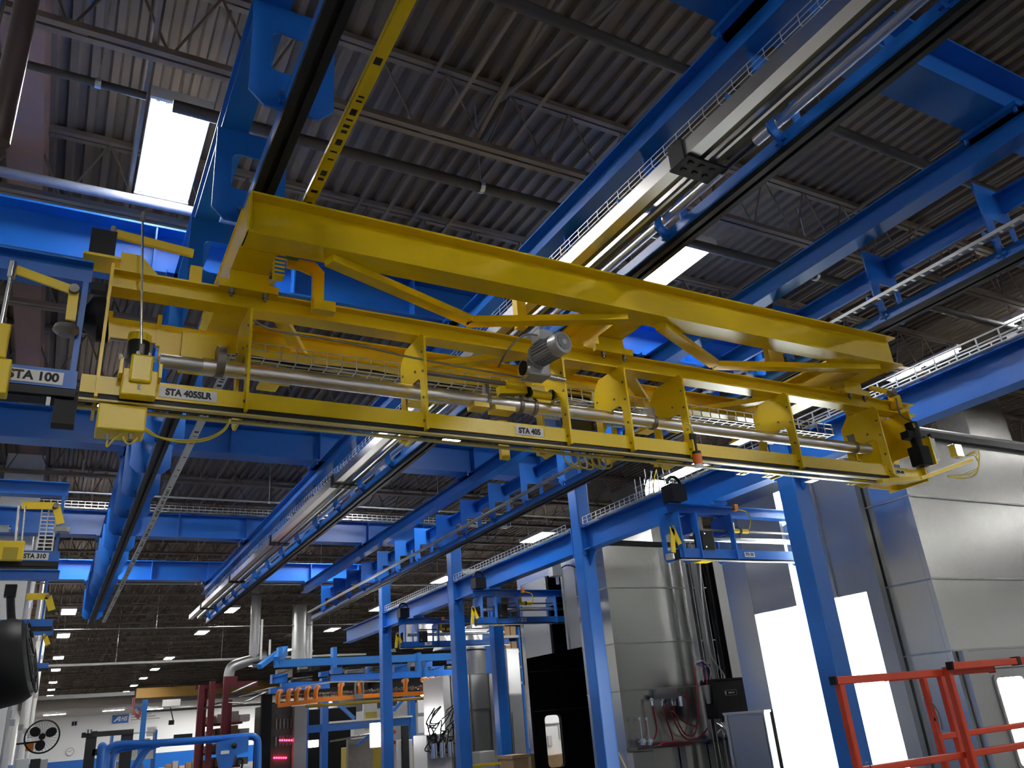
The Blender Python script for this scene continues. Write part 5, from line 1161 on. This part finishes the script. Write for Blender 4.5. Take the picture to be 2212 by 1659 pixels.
for k, (x0, x1, y0_, y1_, Y, lab) in enumerate(((903, 928, 1510, 1538, 26, 'upper white lit panel left of the second blue column'), (903, 923, 1548, 1582, 26, 'lower white lit panel left of the second blue column'), (785, 815, 1520, 1560, 29, 'white panel behind the orange conveyor'), (860, 888, 1515, 1550, 29, 'white panel right of the first far blue column'))):
    a, b = PY(x0, y0_, Y), PY(x1, y1_, Y); tag(MB().box(a.x, b.x, Y, Y + .1, b.z, a.z).build('lit_board', WHITEP), lab, 'panel')
for k, (x0, x1, y0_, y1_, Y, lab) in enumerate(((803, 825, 1565, 1610, 20.5, 'bright upright work light beside the farthest blue column'), (669, 687, 1602, 1611, 24, 'small bright strip light left of the blue machine leg'))):
    a, b = PY(x0, y0_, Y), PY(x1, y1_, Y); t = thing('work_light', lab, 'work light', b)
    MB().box(a.x, b.x, Y, Y + .05, b.z, a.z).build('diffuser', LAMP, t); MB().box(a.x - .03, b.x + .03, Y + .05, Y + .1, b.z - .03, a.z + .03).build('housing', LGREY, t)
for k in range(3):
    a = PY(912 + 6 * k, 1499, 22); tag(MB().sph((a.x, 22, a.z), .06).build('indicator_bulb', LAMP), 'small round bulb glowing under the right end of the orange conveyor, %s' % ('left one', 'middle one', 'right one')[k], 'bulb', 'bulbs under the conveyor')
t, a, b = block('dark_wall_unit', 'dark machine wall behind the orange conveyor', 'machine', 655, 770, 1530, 31, 1, DARK)
# galvanized drum filters, tall cabinets between the columns
t = thing('dust_collector', 'big galvanized drum with a lid between two blue columns', 'drum', PY(1035, 1500, 18.5))
a, b = PY(1008, 1430, 18.5), PY(1062, 1430, 18.5); r = (b.x - a.x) / 2; cx = (a.x + b.x) / 2; z0, z1 = PY(1035, 1455, 18.5).z, PY(1035, 1398, 18.5).z
MB().cyl((cx, 18.9, z0), (cx, 18.9, z1), r, 26).build('drum', GALVD, t, smooth=True); MB().cyl((cx, 18.9, z1 - .06), (cx, 18.9, z1 - .03), r + .03, 26).build('band', BLKM, t, smooth=True)
MB().cyl((cx, 18.9, z1), (cx, 18.9, z1 + .4), r, 26, r * .45).build('cone', GALVD, t, smooth=True)
MB().box(a.x - .7, b.x + .7, 18.4, 19.6, 0, z0 - .02).build('base_cabinet', GALVD, t)
m = MB()
for k in range(4): m.box(a.x - .5 + .5 * k, a.x - .46 + .5 * k, 18.37, 18.4, 0, z0 - .02)
m.box(a.x - .7, b.x + .7, 18.36, 18.4, 1.9, 1.95); m.build('ribs', STEEL, t)
t = thing('cone_hopper', 'galvanized cone hopper left of the second blue column', 'hopper', PY(905, 1350, 26)); 
for k, (x, r0, r1) in enumerate(((890, .28, .28), (925, .3, .65))):
    a, b = PY(x, 1392, 26), PY(x, 1340, 26); MB().cyl((a.x, 26, a.z), (a.x, 26, b.z), r1, 20, r0).build('cone', GALVD, t, smooth=True)
a, b = PY(960, 1400, 26), PY(1060, 1370, 26); MB().ext([(a.x, a.z), (b.x, a.z + .1), (b.x, b.z + .4), (b.x - .5, b.z + .4), (a.x + .2, a.z + .5)], (0, 26, 0), (0, 27, 0)).build('chute', GALVD, t)
for k, (x0, x1, y0_) in enumerate(((1108, 1138, 1400), (1092, 1106, 1450))):
    t, a, b = block('tall_cabinet', ('tall grey steel cabinet left of the dark doorway', 'narrow pale cabinet beside the third far blue column')[k], 'cabinet', x0, x1, y0_, 17.4, .6, (GALVD, LGREY)[k], 'cabinets left of the doorway')
    MB().box(a + .04, b - .04, 17.38, 17.4, .2, 1.8).build('door', (GALVD, LGREY)[k], t)
t, a, b = block('carton_stack', 'brown carton on a pallet at the foot of the dark doorway', 'box', 1107, 1140, 1636, 15.06, .6, CARD); MB().box(a - .02, b + .02, 15.04, 15.68, PY(1120, 1638, 15.06).z, PY(1120, 1633, 15.06).z + .02).build('lid', CARD, t)
t, a, b = block('grey_enclosure', 'grey electrical enclosure between the two middle blue columns', 'enclosure', 1035, 1068, 1622, 17.3, .4, GREY)
MB().box(PY(1016, 1652, 15.6).x, PY(1078, 1652, 15.6).x, 15.5, 15.6, PY(1040, 1655, 15.6).z, PY(1040, 1650, 15.6).z).build('barrier_rail', YEL, t)
# shelving of cartons seen past the carrier
t = thing('parts_shelf', 'shelf of brown cartons high between the third column and the doorway', 'shelf', PY(1105, 1420, 21))
a, b = PY(1085, 1480, 21), PY(1120, 1355, 21)
for k in range(5): MB().box(a.x, b.x, 21, 22, a.z + .42 * k, a.z + .42 * k + .07).build('shelf', LGREY, t)
for x in (a.x, b.x): MB().box(x - .03, x + .03, 21, 22, 0, b.z).build('upright', BLUE, t)
for k in range(4):
    for i in range(3):
        tag(MB().box(a.x + .05 + .2 * i, a.x + .22 + .2 * i, 21.1, 21.7, a.z + .42 * k + .071, a.z + .42 * k + .33).build('carton', CARD), 'brown carton on the shelf left of the dark doorway', 'box', 'cartons on the parts shelf')
# long white strip light on that side
a, b = PY(998, 1367, 25), PY(1115, 1364, 25); t = thing('strip_light', 'long thin strip light behind the second and third blue columns', 'strip light', a, 'far strip lights')
MB().box(a.x, b.x + .05, 25, 25.1, a.z - .02, a.z + .04).build('diffuser', LAMP, t); MB().box(a.x, b.x + .05, 25, 25.12, a.z + .04, a.z + .09).build('housing', WHITEP, t)
a, b = PY(850, 1345, 24), PY(1080, 1345, 24)
tag(MB().box(PY(960, 1392, 23).x, PY(1120, 1392, 23).x, 23, 23.2, PY(1040, 1398, 23).z, PY(1040, 1386, 23).z).build('blue_beam', BLUE), 'dark blue beam across in front of the galvanized drum', 'beam')
# yellow forklift-ish items and benches on the far floor
for k, (x0, x1, yt, Y, mt, lab) in enumerate(((335, 420, 1632, 40, CARD, 'long workbench of cartons below the far wall'), (372, 412, 1586, 60, BLKM, 'dark notice board on the far wall right of the jib mast'))):
    a, b = PY(x0, 1640, Y), PY(x1, 1640, Y)
    if k: tag(MB().box(a.x, b.x, Y, Y + .2, PY(390, 1598, Y).z, PY(390, yt, Y).z).build('notice_board', mt), lab, 'board')
    else:
        t = thing('workbench', lab, 'workbench', (a.x, Y, 0)); MB().box(a.x, b.x, Y, Y + 1, .8, .88).build('top', ORG, t)
        for x in (a.x, b.x - .1): MB().box(x, x + .1, Y, Y + 1, 0, .8).build('leg', BLKM, t)
        for i in range(7): tag(MB().box(a.x + .2 + .27 * i, a.x + .42 + .27 * i, Y + .2, Y + .6, .882, 1.0 + .1 * (i % 3)).build('carton', (WHITE, CARD, LGREY)[i % 3]), 'small box on the long workbench below the far wall', 'box', 'boxes on the workbench')
# ================================================================ light: the lamps themselves, plus a faint grey surround
sc = bpy.context.scene
w = bpy.data.worlds.new('surround'); sc.world = w; w.use_nodes = True
w.node_tree.nodes['Background'].inputs['Color'].default_value = (.5, .55, .65, 1); w.node_tree.nodes['Background'].inputs['Strength'].default_value = .02
sc.view_settings.view_transform = 'Standard'; sc.view_settings.look = 'None'; sc.view_settings.gamma = 1; sc.view_settings.use_curve_mapping = False
sc.view_settings.exposure = 0.38
sc.cycles.max_bounces = 4; sc.cycles.diffuse_bounces = 3; sc.cycles.glossy_bounces = 3; sc.cycles.transmission_bounces = 0; sc.cycles.transparent_max_bounces = 2; sc.cycles.volume_bounces = 0; sc.cycles.caustics_reflective = False; sc.cycles.caustics_refractive = False; sc.cycles.sample_clamp_indirect = 8
sc.cycles.use_adaptive_sampling = True; sc.cycles.adaptive_threshold = .03; sc.cycles.use_light_tree = False; sc.cycles.use_denoising = True
